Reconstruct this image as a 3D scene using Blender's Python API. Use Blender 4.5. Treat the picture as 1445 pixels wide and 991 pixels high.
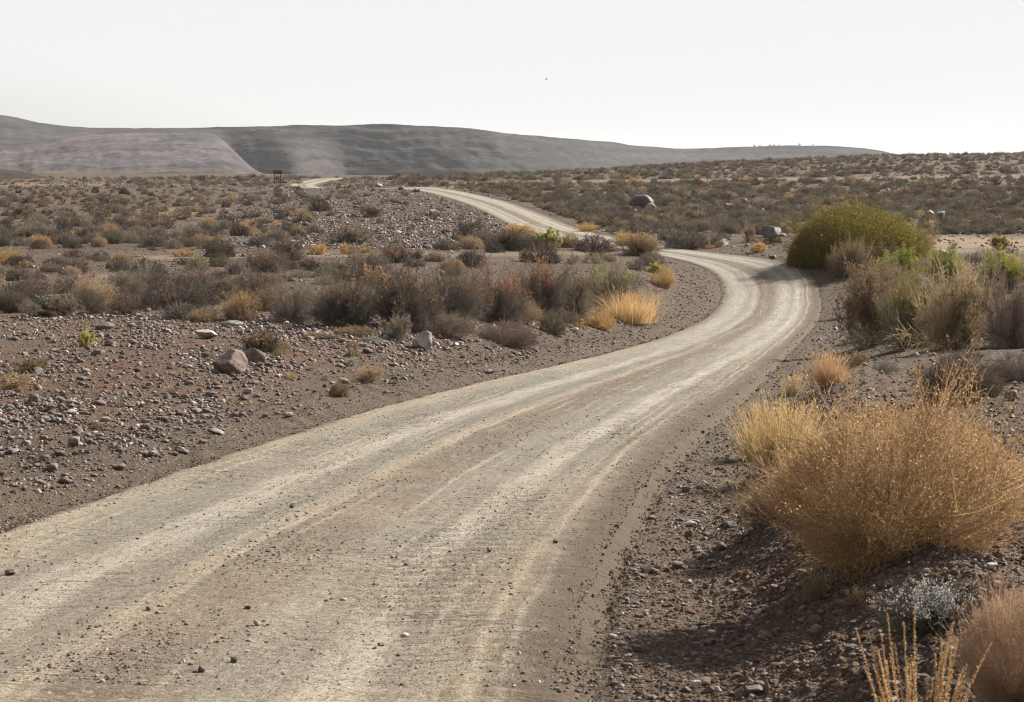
import bpy, math, random, time
import numpy as np
T0 = time.time()
SC = bpy.context.scene
COL = SC.collection
for o in list(bpy.data.objects): bpy.data.objects.remove(o)

# ------------------------------------------------------------------ camera, sky, sun, exposure
F = 2800.0; CX, CY = 722.5, 495.5            # focal length and centre in photograph pixels
PITCH = math.atan(255.5 / F)                 # horizon at row 240
CAMZ = 12.0
cam_d = bpy.data.cameras.new('camera'); cam = bpy.data.objects.new('camera', cam_d); COL.objects.link(cam)
cam.location = (0, 0, CAMZ); cam.rotation_euler = (math.pi / 2 - PITCH, 0, 0)
cam_d.sensor_width = 36.0; cam_d.lens = F / 1445.0 * 36.0
cam_d.clip_start = 0.5; cam_d.clip_end = 20000
cam_d.dof.use_dof = True; cam_d.dof.focus_distance = 70.0; cam_d.dof.aperture_fstop = 9.0
SC.camera = cam

SUN_EL = math.radians(35); SUN_AZ = math.radians(51)     # azimuth clockwise from the view direction (+Y)
world = bpy.data.worlds.new('World'); SC.world = world; world.use_nodes = True
nt = world.node_tree; nt.nodes.clear()
sky = nt.nodes.new('ShaderNodeTexSky'); sky.sky_type = 'NISHITA'; sky.sun_disc = False
sky.sun_elevation = SUN_EL; sky.sun_rotation = SUN_AZ
sky.altitude = 600; sky.air_density = 1.0; sky.dust_density = 2.0; sky.ozone_density = 1.0
hsv = nt.nodes.new('ShaderNodeHueSaturation'); hsv.inputs['Saturation'].default_value = 0.15
bg = nt.nodes.new('ShaderNodeBackground'); bg.inputs['Strength'].default_value = 0.066
outw = nt.nodes.new('ShaderNodeOutputWorld')
nt.links.new(sky.outputs[0], hsv.inputs['Color'])
mn = nt.nodes.new('ShaderNodeVectorMath'); mn.operation = 'MINIMUM'
SKYMAX = 5.3
mn.inputs[1].default_value = (SKYMAX, SKYMAX, SKYMAX * 1.002)
nt.links.new(hsv.outputs[0], mn.inputs[0]); nt.links.new(mn.outputs[0], bg.inputs['Color'])
nt.links.new(bg.outputs[0], outw.inputs[0])
sd = bpy.data.lights.new('sun', 'SUN'); sun = bpy.data.objects.new('sun', sd); COL.objects.link(sun)
sd.energy = 5.0; sd.angle = math.radians(0.53); sd.color = (1.0, 0.93, 0.82)
sun.location = (60, 40, 60)
sun.rotation_euler = (math.pi / 2 - SUN_EL, 0, -SUN_AZ + math.pi)   # shines from azimuth SUN_AZ
SC.view_settings.view_transform = 'Standard'; SC.view_settings.look = 'None'
SC.view_settings.exposure = 1.33; SC.view_settings.gamma = 1.0
SC.view_settings.use_curve_mapping = False
SC.cycles.filter_width = 1.15
SC.cycles.max_bounces = 5; SC.cycles.diffuse_bounces = 2; SC.cycles.glossy_bounces = 1
SC.cycles.transmission_bounces = 3; SC.cycles.transparent_max_bounces = 4

# ------------------------------------------------------------------ numeric helpers
cP, sP = math.cos(PITCH), math.sin(PITCH)
def a_of(px, py):                   # lateral slope X/Y*F and height slope (z-CAMZ)/Y*F of the ray through a pixel
    u = (np.asarray(px, float) - CX) / F; v = (CY - np.asarray(py, float)) / F
    d = v * sP + cP
    return u / d * F, (v * cP - sP) / d * F
def proj(X, Y, Z):                  # world -> photograph pixels
    z = Z - CAMZ
    w = Y * cP - z * sP; v = (Y * sP + z * cP) / w
    return CX + F * X / w, CY - F * v
def world_at(px, py, D):
    a, e = a_of(px, py); return a * D / F, D, CAMZ + e * D / F

def hash2(ix, iy, seed):
    h = (ix.astype(np.int64) * 374761393 + iy.astype(np.int64) * 668265263 + seed * 974711) & 0xffffffff
    h = ((h ^ (h >> 13)) * 1274126177) & 0xffffffff
    return ((h ^ (h >> 16)) & 0xffff) / 65535.0
def vnoise(x, y, seed=0):
    x = np.asarray(x, float); y = np.asarray(y, float)
    ix = np.floor(x); iy = np.floor(y); fx = x - ix; fy = y - iy
    fx = fx * fx * (3 - 2 * fx); fy = fy * fy * (3 - 2 * fy)
    a = hash2(ix, iy, seed); b = hash2(ix + 1, iy, seed); c = hash2(ix, iy + 1, seed); d = hash2(ix + 1, iy + 1, seed)
    return (a + (b - a) * fx) * (1 - fy) + (c + (d - c) * fx) * fy
def fbm(x, y, seed=0, octv=3, gain=.5):       # about -1..1
    r = 0; amp = 1; tot = 0
    for k in range(octv):
        r = r + amp * (vnoise(x * 2 ** k + 17 * k, y * 2 ** k - 9 * k, seed + k) * 2 - 1); tot += amp; amp *= gain
    return r / tot
def sst(x, a, b):
    t = np.clip((x - a) / (b - a), 0, 1); return t * t * (3 - 2 * t)

def mesh_np(name, V, faces, mats=(), midx=None, smooth=False, attrs=None, uv=None):
    """V (n,3); faces (m,k) one array or list of arrays of different k"""
    if not isinstance(faces, list): faces = [faces]
    me = bpy.data.meshes.new(name)
    V = np.ascontiguousarray(V, dtype=np.float32)
    me.vertices.add(len(V)); me.vertices.foreach_set('co', V.ravel())
    li = np.concatenate([f.ravel() for f in faces]).astype(np.int32)
    cnt = np.concatenate([np.full(len(f), f.shape[1]) for f in faces]).astype(np.int32)
    st = np.concatenate([[0], np.cumsum(cnt)[:-1]]).astype(np.int32)
    me.loops.add(len(li)); me.loops.foreach_set('vertex_index', li)
    me.polygons.add(len(cnt)); me.polygons.foreach_set('loop_start', st)
    try: me.polygons.foreach_set('loop_total', cnt)
    except Exception: pass
    if midx is not None: me.polygons.foreach_set('material_index', np.asarray(midx, dtype=np.int32))
    me.polygons.foreach_set('use_smooth', np.full(len(cnt), smooth))
    for m in mats: me.materials.append(m)
    me.update(calc_edges=True)
    if attrs:
        for k, a in attrs.items():
            at = me.attributes.new(k, 'FLOAT', 'POINT'); at.data.foreach_set('value', np.asarray(a, dtype=np.float32))
    return me
def link(name, data, parent=None, **props):
    o = bpy.data.objects.new(name, data); COL.objects.link(o)
    if parent is not None: o.parent = parent
    for k, v in props.items():
        if v is not None: o[k] = v
    return o
def grid_faces(nr, nc):
    i = np.arange(nr * nc).reshape(nr, nc)
    return np.stack([i[:-1, :-1], i[:-1, 1:], i[1:, 1:], i[1:, :-1]], -1).reshape(-1, 4)

# ------------------------------------------------------------------ material helpers
class NT:
    def __init__(s, m): s.t = m.node_tree; s.n = s.t.nodes; s.l = s.t.links
    def new(s, ty, **kw):
        n = s.n.new(ty)
        for k, v in kw.items():
            if k.startswith('i_'):
                key = k[2:]; n.inputs[int(key) if key.isdigit() else key.replace('_', ' ')].default_value = v
            else: setattr(n, k, v)
        return n
    def link(s, a, b): s.l.new(a, b)
    def val(s, x):
        n = s.new('ShaderNodeValue'); n.outputs[0].default_value = x; return n.outputs[0]
    def sock(s, inp, v):
        if isinstance(v, bpy.types.NodeSocket): s.l.new(v, inp)
        else: inp.default_value = v
    def math(s, op, a, b=0.0, c=None, clamp=False):
        n = s.new('ShaderNodeMath', operation=op, use_clamp=clamp); s.sock(n.inputs[0], a); s.sock(n.inputs[1], b)
        if c is not None: s.sock(n.inputs[2], c)
        return n.outputs[0]
    def mix(s, fac, a, b, mode='MIX'):
        n = s.new('ShaderNodeMix', data_type='RGBA', blend_type=mode); s.sock(n.inputs[0], fac)
        for i, v in ((6, a), (7, b)):
            if isinstance(v, tuple): v = (*v, 1.0) if len(v) == 3 else v
            s.sock(n.inputs[i], v)
        return n.outputs[2]
    def noise(s, vec, scale, detail=3, rough=.55, dist=0.0):
        n = s.new('ShaderNodeTexNoise'); s.sock(n.inputs['Vector'], vec); n.inputs['Scale'].default_value = scale
        n.inputs['Detail'].default_value = detail; n.inputs['Roughness'].default_value = rough; n.inputs['Distortion'].default_value = dist
        return n.outputs[0]
    def voro(s, vec, scale, out='Distance', rnd=1.0):
        n = s.new('ShaderNodeTexVoronoi'); s.sock(n.inputs['Vector'], vec); n.inputs['Scale'].default_value = scale
        n.inputs['Randomness'].default_value = rnd
        return n.outputs[out]
    def mapr(s, v, a, b, c=0.0, d=1.0):
        n = s.new('ShaderNodeMapRange'); s.sock(n.inputs[0], v)
        for i, x in enumerate((a, b, c, d)): n.inputs[i + 1].default_value = x
        return n.outputs[0]
    def ramp(s, v, stops, interp='LINEAR'):
        n = s.new('ShaderNodeValToRGB'); s.sock(n.inputs[0], v); cr = n.color_ramp; cr.interpolation = interp
        while len(cr.elements) > 1: cr.elements.remove(cr.elements[-1])
        cr.elements[0].position = stops[0][0]; cr.elements[0].color = (*stops[0][1], 1)
        for p, c in stops[1:]:
            e = cr.elements.new(p); e.color = (*c, 1)
        return n.outputs[0]
    def scalevec(s, vec, sc):
        n = s.new('ShaderNodeVectorMath', operation='MULTIPLY'); s.sock(n.inputs[0], vec); n.inputs[1].default_value = sc
        return n.outputs[0]
    def attr(s, name): return s.new('ShaderNodeAttribute', attribute_name=name).outputs['Fac']
def new_mat(name):
    m = bpy.data.materials.new(name); m.use_nodes = True; m.node_tree.nodes.clear(); k = NT(m)
    out = k.new('ShaderNodeOutputMaterial'); return m, k, out

# ------------------------------------------------------------------ road centre line (photograph pixel, distance)
RC = [(-300, 1290, 7.6), (62, 991, 11.2), (368, 800, 17.5), (538, 700, 23), (706, 605, 31), (850, 549, 42), (938, 517, 57), (1001, 492, 76),
      (1048, 468, 96), (1077, 446, 112), (1087, 422, 124), (1084, 403, 131), (1072, 388, 136.5), (1045, 374, 141.5), (1000, 364.5, 146.5),
      (945, 357, 152), (885, 346, 160), (835, 336, 170), (785, 326, 184), (730, 304, 215), (670, 282, 255), (608, 268.5, 300),
      (560, 266, 340), (490, 267, 375), (440, 266, 415), (428, 262, 440), (438, 257.5, 468), (455, 253.6, 498), (485, 253.5, 540)]
_rc = np.array([world_at(*p) for p in RC])
_cd = np.concatenate([[0], np.cumsum(np.hypot(*np.diff(_rc[:, :2], axis=0).T))])
def catmull(t, xs, ys):             # smooth interpolation with monotone-ish tangents
    m = np.gradient(ys, xs); i = np.clip(np.searchsorted(xs, t) - 1, 0, len(xs) - 2)
    h = xs[i + 1] - xs[i]; u = (t - xs[i]) / h
    return ((2 * u**3 - 3 * u**2 + 1) * ys[i] + (u**3 - 2 * u**2 + u) * h * m[i] + (-2 * u**3 + 3 * u**2) * ys[i + 1] + (u**3 - u**2) * h * m[i + 1])
SS = np.arange(0, _cd[-1], 0.5)
CXY = np.stack([catmull(SS, _cd, _rc[:, k]) for k in range(2)], 1)
for _ in range(70): CXY[1:-1] = (CXY[:-2] + CXY[1:-1] * 2 + CXY[2:]) / 4
TAN = np.gradient(CXY, axis=0); TAN /= np.linalg.norm(TAN, axis=1)[:, None]
HW = 3.05
def road_st(X, Y):                  # arc length and signed offset (right positive) of world points; far points give |t| large
    sh = X.shape; P = np.stack([X.ravel(), Y.ravel()], 1).astype(np.float32); s = np.zeros(len(P)); t = np.full(len(P), 99.0)
    C4 = CXY[::6].astype(np.float32)
    for i in range(0, len(P), 40000):
        p = P[i:i + 40000]
        d = (p[:, None, 0] - C4[None, :, 0])**2 + (p[:, None, 1] - C4[None, :, 1])**2
        j0 = np.argmin(d, 1) * 6
        best = np.full(len(p), 1e18); bj = j0.copy()
        for k in range(-6, 7):
            j = np.clip(j0 + k, 0, len(CXY) - 1); dd = (p[:, 0] - CXY[j, 0])**2 + (p[:, 1] - CXY[j, 1])**2
            u = dd < best; best[u] = dd[u]; bj[u] = j[u]
        dx = p[:, 0] - CXY[bj, 0]; dy = p[:, 1] - CXY[bj, 1]
        al = dx * TAN[bj, 0] + dy * TAN[bj, 1]
        s[i:i + 40000] = SS[bj] + al; t[i:i + 40000] = dx * TAN[bj, 1] - dy * TAN[bj, 0]
        end = (bj == 0) & (al < -2) | (bj == len(CXY) - 1) & (al > 2)
        t[i:i + 40000][end] = 99
    return s.reshape(sh), t.reshape(sh)

# ------------------------------------------------------------------ terrain: thin plate spline through sight lines at known distances
CP = [ # px, py, distance
 # left side
 (-700, 900, 14), (-700, 700, 22), (-700, 520, 40), (-700, 400, 85), (-700, 300, 200), (-700, 262, 420),
 (-150, 790, 17.5), (0, 700, 22.3), (150, 690, 23.3), (60, 620, 28.5), (250, 620, 29), (0, 560, 34), (325, 526, 40), (130, 525, 39.5), (470, 545, 41), (600, 500, 50), (0, 480, 50),
 (300, 480, 51), (0, 445, 63), (250, 445, 63), (480, 462, 60), (640, 474, 57), (760, 482, 62), (850, 470, 74), (560, 440, 72), (700, 440, 76),
 (930, 430, 98), (985, 405, 118), (930, 385, 128), (0, 400, 86), (300, 400, 86), (600, 400, 95), (800, 395, 112), (0, 355, 128), (300, 358, 126), (560, 358, 128), (750, 358, 140),
 (0, 320, 180), (300, 325, 170), (550, 325, 172), (680, 325, 180), (0, 285, 270), (300, 290, 240), (500, 290, 230), (610, 290, 232), (0, 265, 380), (200, 262, 400), (350, 263, 390),
 (560, 268, 296), (480, 272, 280), (0, 256, 520), (200, 253, 520), (370, 254, 480), (520, 257, 470), (460, 256.5, 490), (300, 252.5, 500),
 # right side
 (860, 991, 11.3), (1120, 991, 10.4), (1445, 991, 9.2), (2150, 991, 8.5), (1010, 850, 15), (1240, 800, 14.8), (1445, 790, 14.8), (2150, 800, 15), (1010, 750, 19), (1150, 680, 20.5), (1445, 660, 22), (1090, 600, 29.5), (1240, 560, 31),
 (1400, 560, 30), (2150, 560, 30), (1200, 500, 49), (1330, 498, 49), (1440, 498, 49), (2150, 480, 55), (1180, 470, 72), (1300, 450, 76), (1170, 430, 108), (1445, 430, 84), (1165, 395, 128), (1110, 378, 136),
 (1300, 378, 128), (1445, 385, 116), (1330, 362, 150), (2150, 380, 120), (1090, 350, 152), (1000, 348, 160), (1200, 340, 170), (1400, 340, 178), (2150, 335, 185),
 (880, 328, 185), (1000, 322, 190), (1300, 315, 205), (1445, 312, 208), (820, 310, 205), (760, 285, 245), (700, 266, 305), (900, 280, 270), (1100, 275, 280), (1400, 270, 290), (2150, 270, 300),
 (650, 262, 330), (900, 258, 360), (1150, 250, 380), (1445, 246, 380), (2150, 240, 400), (580, 250, 560), (800, 244, 500), (1000, 232, 540), (1200, 224, 560), (1300, 220.5, 570), (1445, 218.5, 580), (2150, 215, 600),
 (580, 248.5, 650), (800, 242, 640), (1000, 231, 650), (1280, 220, 660), (1445, 218.5, 680), (2150, 216, 700)]
cpa = []
for px, py, D in CP:
    a, e = a_of(px, py); cpa.append((a, math.log(D), e))
for k, (px, py, D) in enumerate(RC[:-1]):        # the road itself, level across
    X, Y, Z = _rc[k]; j = int(np.clip(_cd[k] / .5, 0, len(SS) - 1)); n = np.array([TAN[j, 1], -TAN[j, 0]])
    for t in (-3.4, 0, 3.4):
        if k > 10 and t != 0: continue
        x, y = X + n[0] * t, Y + n[1] * t
        cpa.append((x / y * F, math.log(y), (Z - CAMZ) / y * F))
cpa = np.array(cpa); SA = 1 / 420.0; SL = 1 / 0.55
cu = np.stack([cpa[:, 0] * SA, cpa[:, 1] * SL], 1)
def _U(r2): return np.where(r2 > 1e-12, r2 * np.log(np.maximum(r2, 1e-12)), 0)
n_ = len(cu); K = _U(((cu[:, None] - cu[None])**2).sum(-1)) + np.eye(n_) * 0.02
Pm = np.concatenate([np.ones((n_, 1)), cu], 1)
# work on ln-scaled height so near and far weigh alike
rhs = cpa[:, 2]
W = np.linalg.solve(np.block([[K, Pm], [Pm.T, np.zeros((3, 3))]]), np.concatenate([rhs, np.zeros(3)]))
def tps(a, L):
    a = np.clip(a, -1500, 1550) * SA; L = L * SL; r = W[n_] + W[n_ + 1] * a + W[n_ + 2] * L
    for i in range(n_): r = r + W[i] * _U((a - cu[i, 0])**2 + (L - cu[i, 1])**2)
    return r
_TL = np.linspace(math.log(5.0), math.log(800), 420); _TA = np.linspace(-1500, 1550, 306)
_TAB = tps(_TA[None, :] + 0 * _TL[:, None], _TL[:, None] + 0 * _TA[None, :])
def base_h(X, Y):                   # the large shape of the land
    Yc = np.maximum(Y, 5.0); a = np.clip(X / np.maximum(Y, .5) * F, -1499, 1549); L = np.clip(np.log(Yc), _TL[0], _TL[-1] - 1e-6)
    i = (L - _TL[0]) / (_TL[1] - _TL[0]); j = (a - _TA[0]) / (_TA[1] - _TA[0])
    i0 = np.minimum(i.astype(int), len(_TL) - 2); j0 = np.minimum(j.astype(int), len(_TA) - 2); fi = i - i0; fj = j - j0
    e = (_TAB[i0, j0] * (1 - fi) + _TAB[i0 + 1, j0] * fi) * (1 - fj) + (_TAB[i0, j0 + 1] * (1 - fi) + _TAB[i0 + 1, j0 + 1] * fi) * fj
    z = CAMZ + e * Yc / F
    far = sst(Y, 640, 1100)
    return z * (1 - far) + (CAMZ - 16 - 0.004 * np.maximum(Y - 700, 0) * 0) * far
ZR = catmull(SS, _cd, _rc[:, 2])
for _ in range(300): ZR[1:-1] = (ZR[:-2] + ZR[1:-1] * 2 + ZR[2:]) / 4
def base_r(X, Y, s, t):             # the land, cut and filled so that the road runs evenly
    z = base_h(X, Y); at = np.abs(t); zr = np.interp(s, SS, ZR)
    w = (1 - sst(at, 3.2, 9.0)) * (1 - sst(Y, 118, 136)) * (s > 0.5)
    return z * (1 - w) + zr * w
def land_h(X, Y, st=None):          # with undulation, banks and furrows
    s, t = road_st(X, Y) if st is None else st; z = base_r(X, Y, s, t)
    at = np.abs(t); off = sst(at, 3.0, 7.0)
    z = z + fbm(X / 14, Y / 14, 3, 2) * .16 * off * sst(Y, 12, 40) * (1 + sst(Y, 150, 400) * 1.0)
    near = 1 - sst(Y, 110, 170)
    # right windrow thrown up by the grader, lumpy
    lump = fbm(s / 1.1 + t * .5, t / .55, 11, 4, .6)
    rr = (1 - sst(Y, 30, 60))
    z = z + rr * .38 * np.exp(-((t - 5.35 - .25 * fbm(s / 3, s * 0, 5, 2)) / .75)**2) * (1 + .45 * fbm(s / 2.2, t / 2, 8, 2))
    z = z - rr * .10 * np.exp(-((t - 3.9) / .55)**2)
    z = z + rr * sst(t, 3.6, 4.6) * (1 - sst(t, 6.2, 7.5)) * lump * .11
    ridg = 1 - np.abs(fbm((s * .35 + t * .25) / .8, (t - s * .12) / .26, 15, 3, .55)) * 2
    z = z + rr * sst(t, 4.0, 4.7) * (1 - sst(t, 5.9, 6.8)) * ridg * .05
    # left berm with slanting blade marks
    lb = np.exp(-((t + 4.3 + .3 * fbm(s / 4, s * 0, 6, 2)) / .7)**2) * near
    z = z + lb * .16 * (1 + .5 * fbm(s / 3, t, 9, 2)) + (np.exp(-((t + 3.8) / 1.0)**2) * near) * .034 * np.sin((s * 1.0 + t * 1.4) / .085 * .5 + 3 * fbm(s / 1.2, t / .8, 31, 2)) * sst(fbm(s / 3.1, t * .6, 33, 2), -.25, .3)
    z = z - np.exp(-((at - 3.25) / .3)**2) * .03 * near
    # clods
    m = np.clip(off * 1.4 + sst(at, 3.0, 3.6) * .5, 0, 1)
    z = z + m * (fbm(X / .9, Y / .9, 21, 3) * .05 + np.abs(fbm(X / .26, Y / .26, 25, 3, .65)) * .055 * (1 - sst(Y, 50, 100)))
    return z
def prof(s, t, Y):                  # ruts and crown of the running surface
    n = fbm(s / 9, t * .6, 41, 2) * .25; tt = t + n
    h = .03 * (1 - (t / 3.2)**2)
    for c, w, d in ((-1.75, .45, -.035), (-.45, .22, .03), (.05, .5, .012), (1.45, .55, -.038), (2.45, .25, .022), (-2.6, .3, .02)):
        h = h + d * np.exp(-((tt - c) / w)**2)
    near = 1 - sst(Y, 60, 120)
    h = h + near * (fbm(s / .7, t / .22, 45, 3, .6) * .010 + fbm(s / .16, t / .1, 47, 2) * .006)
    cor = np.sin(s / .36 * 2 * math.pi + 2.2 * fbm(s / 1.6, t / .9, 51, 2) + t * 1.2)
    msk = sst(fbm(s / 4.5, t / .9, 53, 2), -.1, .3) * (np.exp(-((tt - 1.7) / .6)**2) + np.exp(-((tt + 2.0) / .4)**2) + .3)
    return h + near * cor * msk * .026

# graded fan of ground, finer near the camera, reaching the horizon
rowsD = np.concatenate([np.linspace(1.0, 6.0, 14)[:-1], np.exp(np.arange(math.log(6), math.log(60), .0042)), np.exp(np.arange(math.log(60), math.log(700), .0062)), np.exp(np.linspace(math.log(704), math.log(9000), 30))])
colsA = np.concatenate([np.linspace(-9000, -900, 40)[:-1], np.arange(-900, 901, 5.0), np.linspace(905, 9000, 40)])
GA, GD = np.meshgrid(colsA, rowsD); GX = GA * GD / F; GY = GD
gst = road_st(GX, GY)
GZ = land_h(GX, GY, gst)
GZ = GZ - (1 - sst(np.abs(gst[1]), 2.8, 3.3)) * .13
print('ground', GX.shape, round(time.time() - T0, 1))

# lookup from pixel to the first ground hit
_r0 = np.searchsorted(rowsD, 6.0); _pp = proj(GX[_r0:, :], GY[_r0:, :], np.maximum(GZ[_r0:, :], -99))
PYT = _pp[1]; RD = rowsD[_r0:]
def hit(px, py, dmax=690):
    px = np.atleast_1d(np.asarray(px, float)); py = np.atleast_1d(np.asarray(py, float)); D = np.full(len(px), np.nan)
    a = a_of(px, py)[0]; ci = np.clip(np.round(np.interp(a, colsA, np.arange(len(colsA)))).astype(int), 0, len(colsA) - 1)
    nmax = np.searchsorted(RD, dmax)
    for i in range(0, len(px), 4000):
        c = ci[i:i + 4000]; q = PYT[:nmax, c] <= py[None, i:i + 4000]
        k = np.argmax(q, 0); ok = q.any(0) & (k > 0)
        D[i:i + 4000] = np.where(ok, RD[k], np.nan)
    return a * D / F, D
def ground_z(X, Y):
    X = np.atleast_1d(np.asarray(X, float)); Y = np.atleast_1d(np.asarray(Y, float))
    s, t = road_st(X, Y); z = land_h(X, Y, (s, t)); on = np.abs(t) < 3.0
    return np.where(on, base_r(X, Y, s, t) + prof(s, t, Y) + .02, z)

# ------------------------------------------------------------------ ground and road materials
def soil_material():
    m, k, out = new_mat('stony_soil')
    tc = k.new('ShaderNodeNewGeometry').outputs['Position']
    n1 = k.noise(tc, .12, 4); n2 = k.noise(tc, 1.3, 5, .65); n3 = k.noise(tc, 9, 4, .7)
    c = k.ramp(n2, [(.30, (.034, .022, .016)), (.5, (.066, .043, .030)), (.7, (.110, .075, .053))])
    c = k.mix(k.mapr(n1, .42, .6), c, k.mix(n3, (.074, .050, .035), (.115, .081, .057)))
    red = k.math('MULTIPLY', k.attr('red'), k.mapr(k.noise(tc, .9, 4, .6), .42, .58))
    c = k.mix(red, c, k.mix(n3, (.088, .044, .028), (.13, .068, .044)))
    c = k.mix(k.attr('sand'), c, k.mix(n3, (.20, .145, .10), (.29, .21, .145)))
    c = k.mix(k.math('MULTIPLY', k.attr('grey'), .8), c, k.mix(n3, (.060, .045, .033), (.102, .078, .057)))
    # pebbles as colour flecks
    vc = k.new('ShaderNodeTexVoronoi'); k.link(tc, vc.inputs['Vector']); vc.inputs['Scale'].default_value = 14
    fleck = k.math('MULTIPLY', k.mapr(vc.outputs['Distance'], .36, .26), k.mapr(k.noise(tc, 2.2, 3), .36, .5))
    v2 = k.new('ShaderNodeTexVoronoi'); k.link(tc, v2.inputs['Vector']); v2.inputs['Scale'].default_value = 37
    s2 = k.new('ShaderNodeSeparateColor'); k.link(v2.outputs['Color'], s2.inputs[0]); fl2 = k.math('MULTIPLY', k.mapr(v2.outputs['Distance'], .38, .28), k.mapr(s2.outputs[1], .4, .5))
    c = k.mix(k.math('MULTIPLY', fl2, .8), c, k.ramp(s2.outputs[0], [(0, (.05, .038, .03)), (.5, (.11, .085, .07)), (1, (.26, .22, .19))]))
    sepc = k.new('ShaderNodeSeparateColor'); k.link(vc.outputs['Color'], sepc.inputs[0])
    pc = k.ramp(sepc.outputs[0], [(0, (.055, .042, .037)), (.4, (.12, .09, .08)), (.7, (.19, .15, .13)), (1, (.33, .29, .26))])
    c = k.mix(k.math('MULTIPLY', fleck, .85), c, pc)
    bs = k.new('ShaderNodeBsdfPrincipled'); k.link(c, bs.inputs['Base Color']); bs.inputs['Roughness'].default_value = .92
    bs.inputs['Specular IOR Level'].default_value = .15
    h = k.math('ADD', k.math('ADD', k.math('MULTIPLY', fleck, .7), k.math('MULTIPLY', fl2, .45)), k.math('ADD', k.math('MULTIPLY', n3, .9), k.math('MULTIPLY', k.noise(tc, 40, 3, .7), .35)))
    b = k.new('ShaderNodeBump'); b.inputs['Strength'].default_value = 1.0; b.inputs['Distance'].default_value = .075; k.link(h, b.inputs['Height'])
    k.link(b.outputs[0], bs.inputs['Normal']); k.link(bs.outputs[0], out.inputs[0])
    return m
def road_material():
    m, k, out = new_mat('gravel_road_surface')
    s = k.attr('rs'); t = k.attr('rt')
    cv = k.new('ShaderNodeCombineXYZ'); k.link(s, cv.inputs[0]); k.link(t, cv.inputs[1]); sv = cv.outputs[0]
    pos = k.new('ShaderNodeNewGeometry').outputs['Position']
    wob = k.math('MULTIPLY', k.math('SUBTRACT', k.noise(k.scalevec(sv, (.16, .25, 1)), 1, 2), .5), .45)
    tw = k.math('ADD', t, wob)
    tn = k.math('DIVIDE', k.math('ADD', tw, 3.4), 6.8)
    # colours over the width: pale compacted wheel tracks, browner loose gravel between them
    def P(x): return (x + 3.4) / 6.8
    shoulder = (.085, .064, .048); loose = (.120, .093, .068); grey = (.150, .142, .120); pale = (.36, .33, .28); tan = (.285, .235, .172); brown = (.100, .070, .050)
    c = k.ramp(tn, [(0, shoulder), (P(-2.95), shoulder), (P(-2.8), tan), (P(-2.45), (.23, .20, .15)), (P(-2.2), grey), (P(-1.7), grey), (P(-1.45), pale), (P(-1.15), pale), (P(-.85), grey), (P(-.45), grey), (P(-.3), tan), (P(-.1), brown), (P(.45), brown),
                    (P(.75), grey), (P(1.2), grey), (P(1.4), pale), (P(1.62), pale), (P(1.8), grey), (P(2.15), (.23, .205, .16)), (P(2.25), loose), (P(2.36), tan), (P(2.44), loose), (P(2.6), shoulder), (1, shoulder)][:24])
    gp = (.215, .205, .175); gp2 = (.31, .295, .25)
    cf = k.ramp(tn, [(0, shoulder), (P(-2.95), shoulder), (P(-2.7), loose), (P(-2.35), gp), (P(-1.7), gp2), (P(-1.3), gp), (P(-.85), gp2), (P(-.55), brown), (P(.2), brown), (P(.55), gp), (P(.95), gp2), (P(1.4), gp), (P(1.75), (.42, .395, .34)), (P(2.1), gp), (P(2.25), loose), (P(2.36), gp2), (P(2.46), brown), (P(2.65), shoulder), (1, shoulder)])
    c = k.mix(k.mapr(s, 45, 95, 0, 1), c, cf)
    st1 = k.noise(k.scalevec(sv, (.35, 4.5, 1)), 1, 5, .7); st2 = k.noise(k.scalevec(sv, (.30, 17, 1)), 1, 3, .6)
    pat = k.noise(pos, .55, 5, .7); fine = k.noise(pos, 16, 5, .8); grit = k.noise(pos, 55, 3, .8)
    warm = k.mapr(k.noise(pos, .2, 4, .65, .4), .38, .62)
    near = k.mapr(s, 6, 34, .8, .0)
    c = k.mix(k.math('MULTIPLY', k.math('MULTIPLY', warm, near), .55), c, (.27, .20, .13))
    c = k.mix(k.mapr(st1, .42, .66, 0, .6), c, (.115, .092, .07))
    c = k.mix(k.mapr(st2, .60, .75, 0, .35), c, (.36, .31, .24))
    c = k.mix(k.mapr(pat, .5, .72, 0, .5), c, (.20, .195, .165))
    c = k.mix(k.mapr(pat, .46, .30, 0, .35), c, (.30, .245, .175))
    # short broken dashes across the tracks: shade of the ripples put into the colour
    tr = k.noise(k.scalevec(sv, (7.5, 1.1, 1)), 1, 3, .6, .6); trm = k.mapr(k.noise(k.scalevec(sv, (.35, .8, 1)), 1, 2), .46, .58)
    trd = k.math('MULTIPLY', k.mapr(tr, .55, .66), trm)
    c = k.mix(k.math('MULTIPLY', trd, .75), c, (.085, .068, .052))
    # parallel tyre lines
    ln = k.math('SINE', k.math('MULTIPLY', k.math('ADD', tw, k.math('MULTIPLY', k.noise(k.scalevec(sv, (.05, .12, 1)), 1, 1), .5)), 30.0))
    lm_ = k.math('MULTIPLY', k.mapr(ln, .2, .9), k.mapr(k.noise(k.scalevec(sv, (.12, 2.2, 1)), 1, 3, .6), .50, .62))
    c = k.mix(k.math('MULTIPLY', lm_, .42), c, (.40, .365, .305))
    c = k.mix(k.math('MULTIPLY', near, .08), c, (.46, .40, .30))
    c = k.mix(k.mapr(fine, .50, .62, 0, .65), c, (.075, .060, .047)); c = k.mix(k.mapr(fine, .46, .36, 0, .45), c, (.44, .39, .31))
    c = k.mix(k.mapr(grit, .54, .66, 0, .5), c, (.06, .048, .038)); c = k.mix(k.mapr(grit, .45, .36, 0, .4), c, (.45, .40, .33))
    vc = k.new('ShaderNodeTexVoronoi'); k.link(pos, vc.inputs['Vector']); vc.inputs['Scale'].default_value = 30
    sepc = k.new('ShaderNodeSeparateColor'); k.link(vc.outputs['Color'], sepc.inputs[0])
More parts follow.
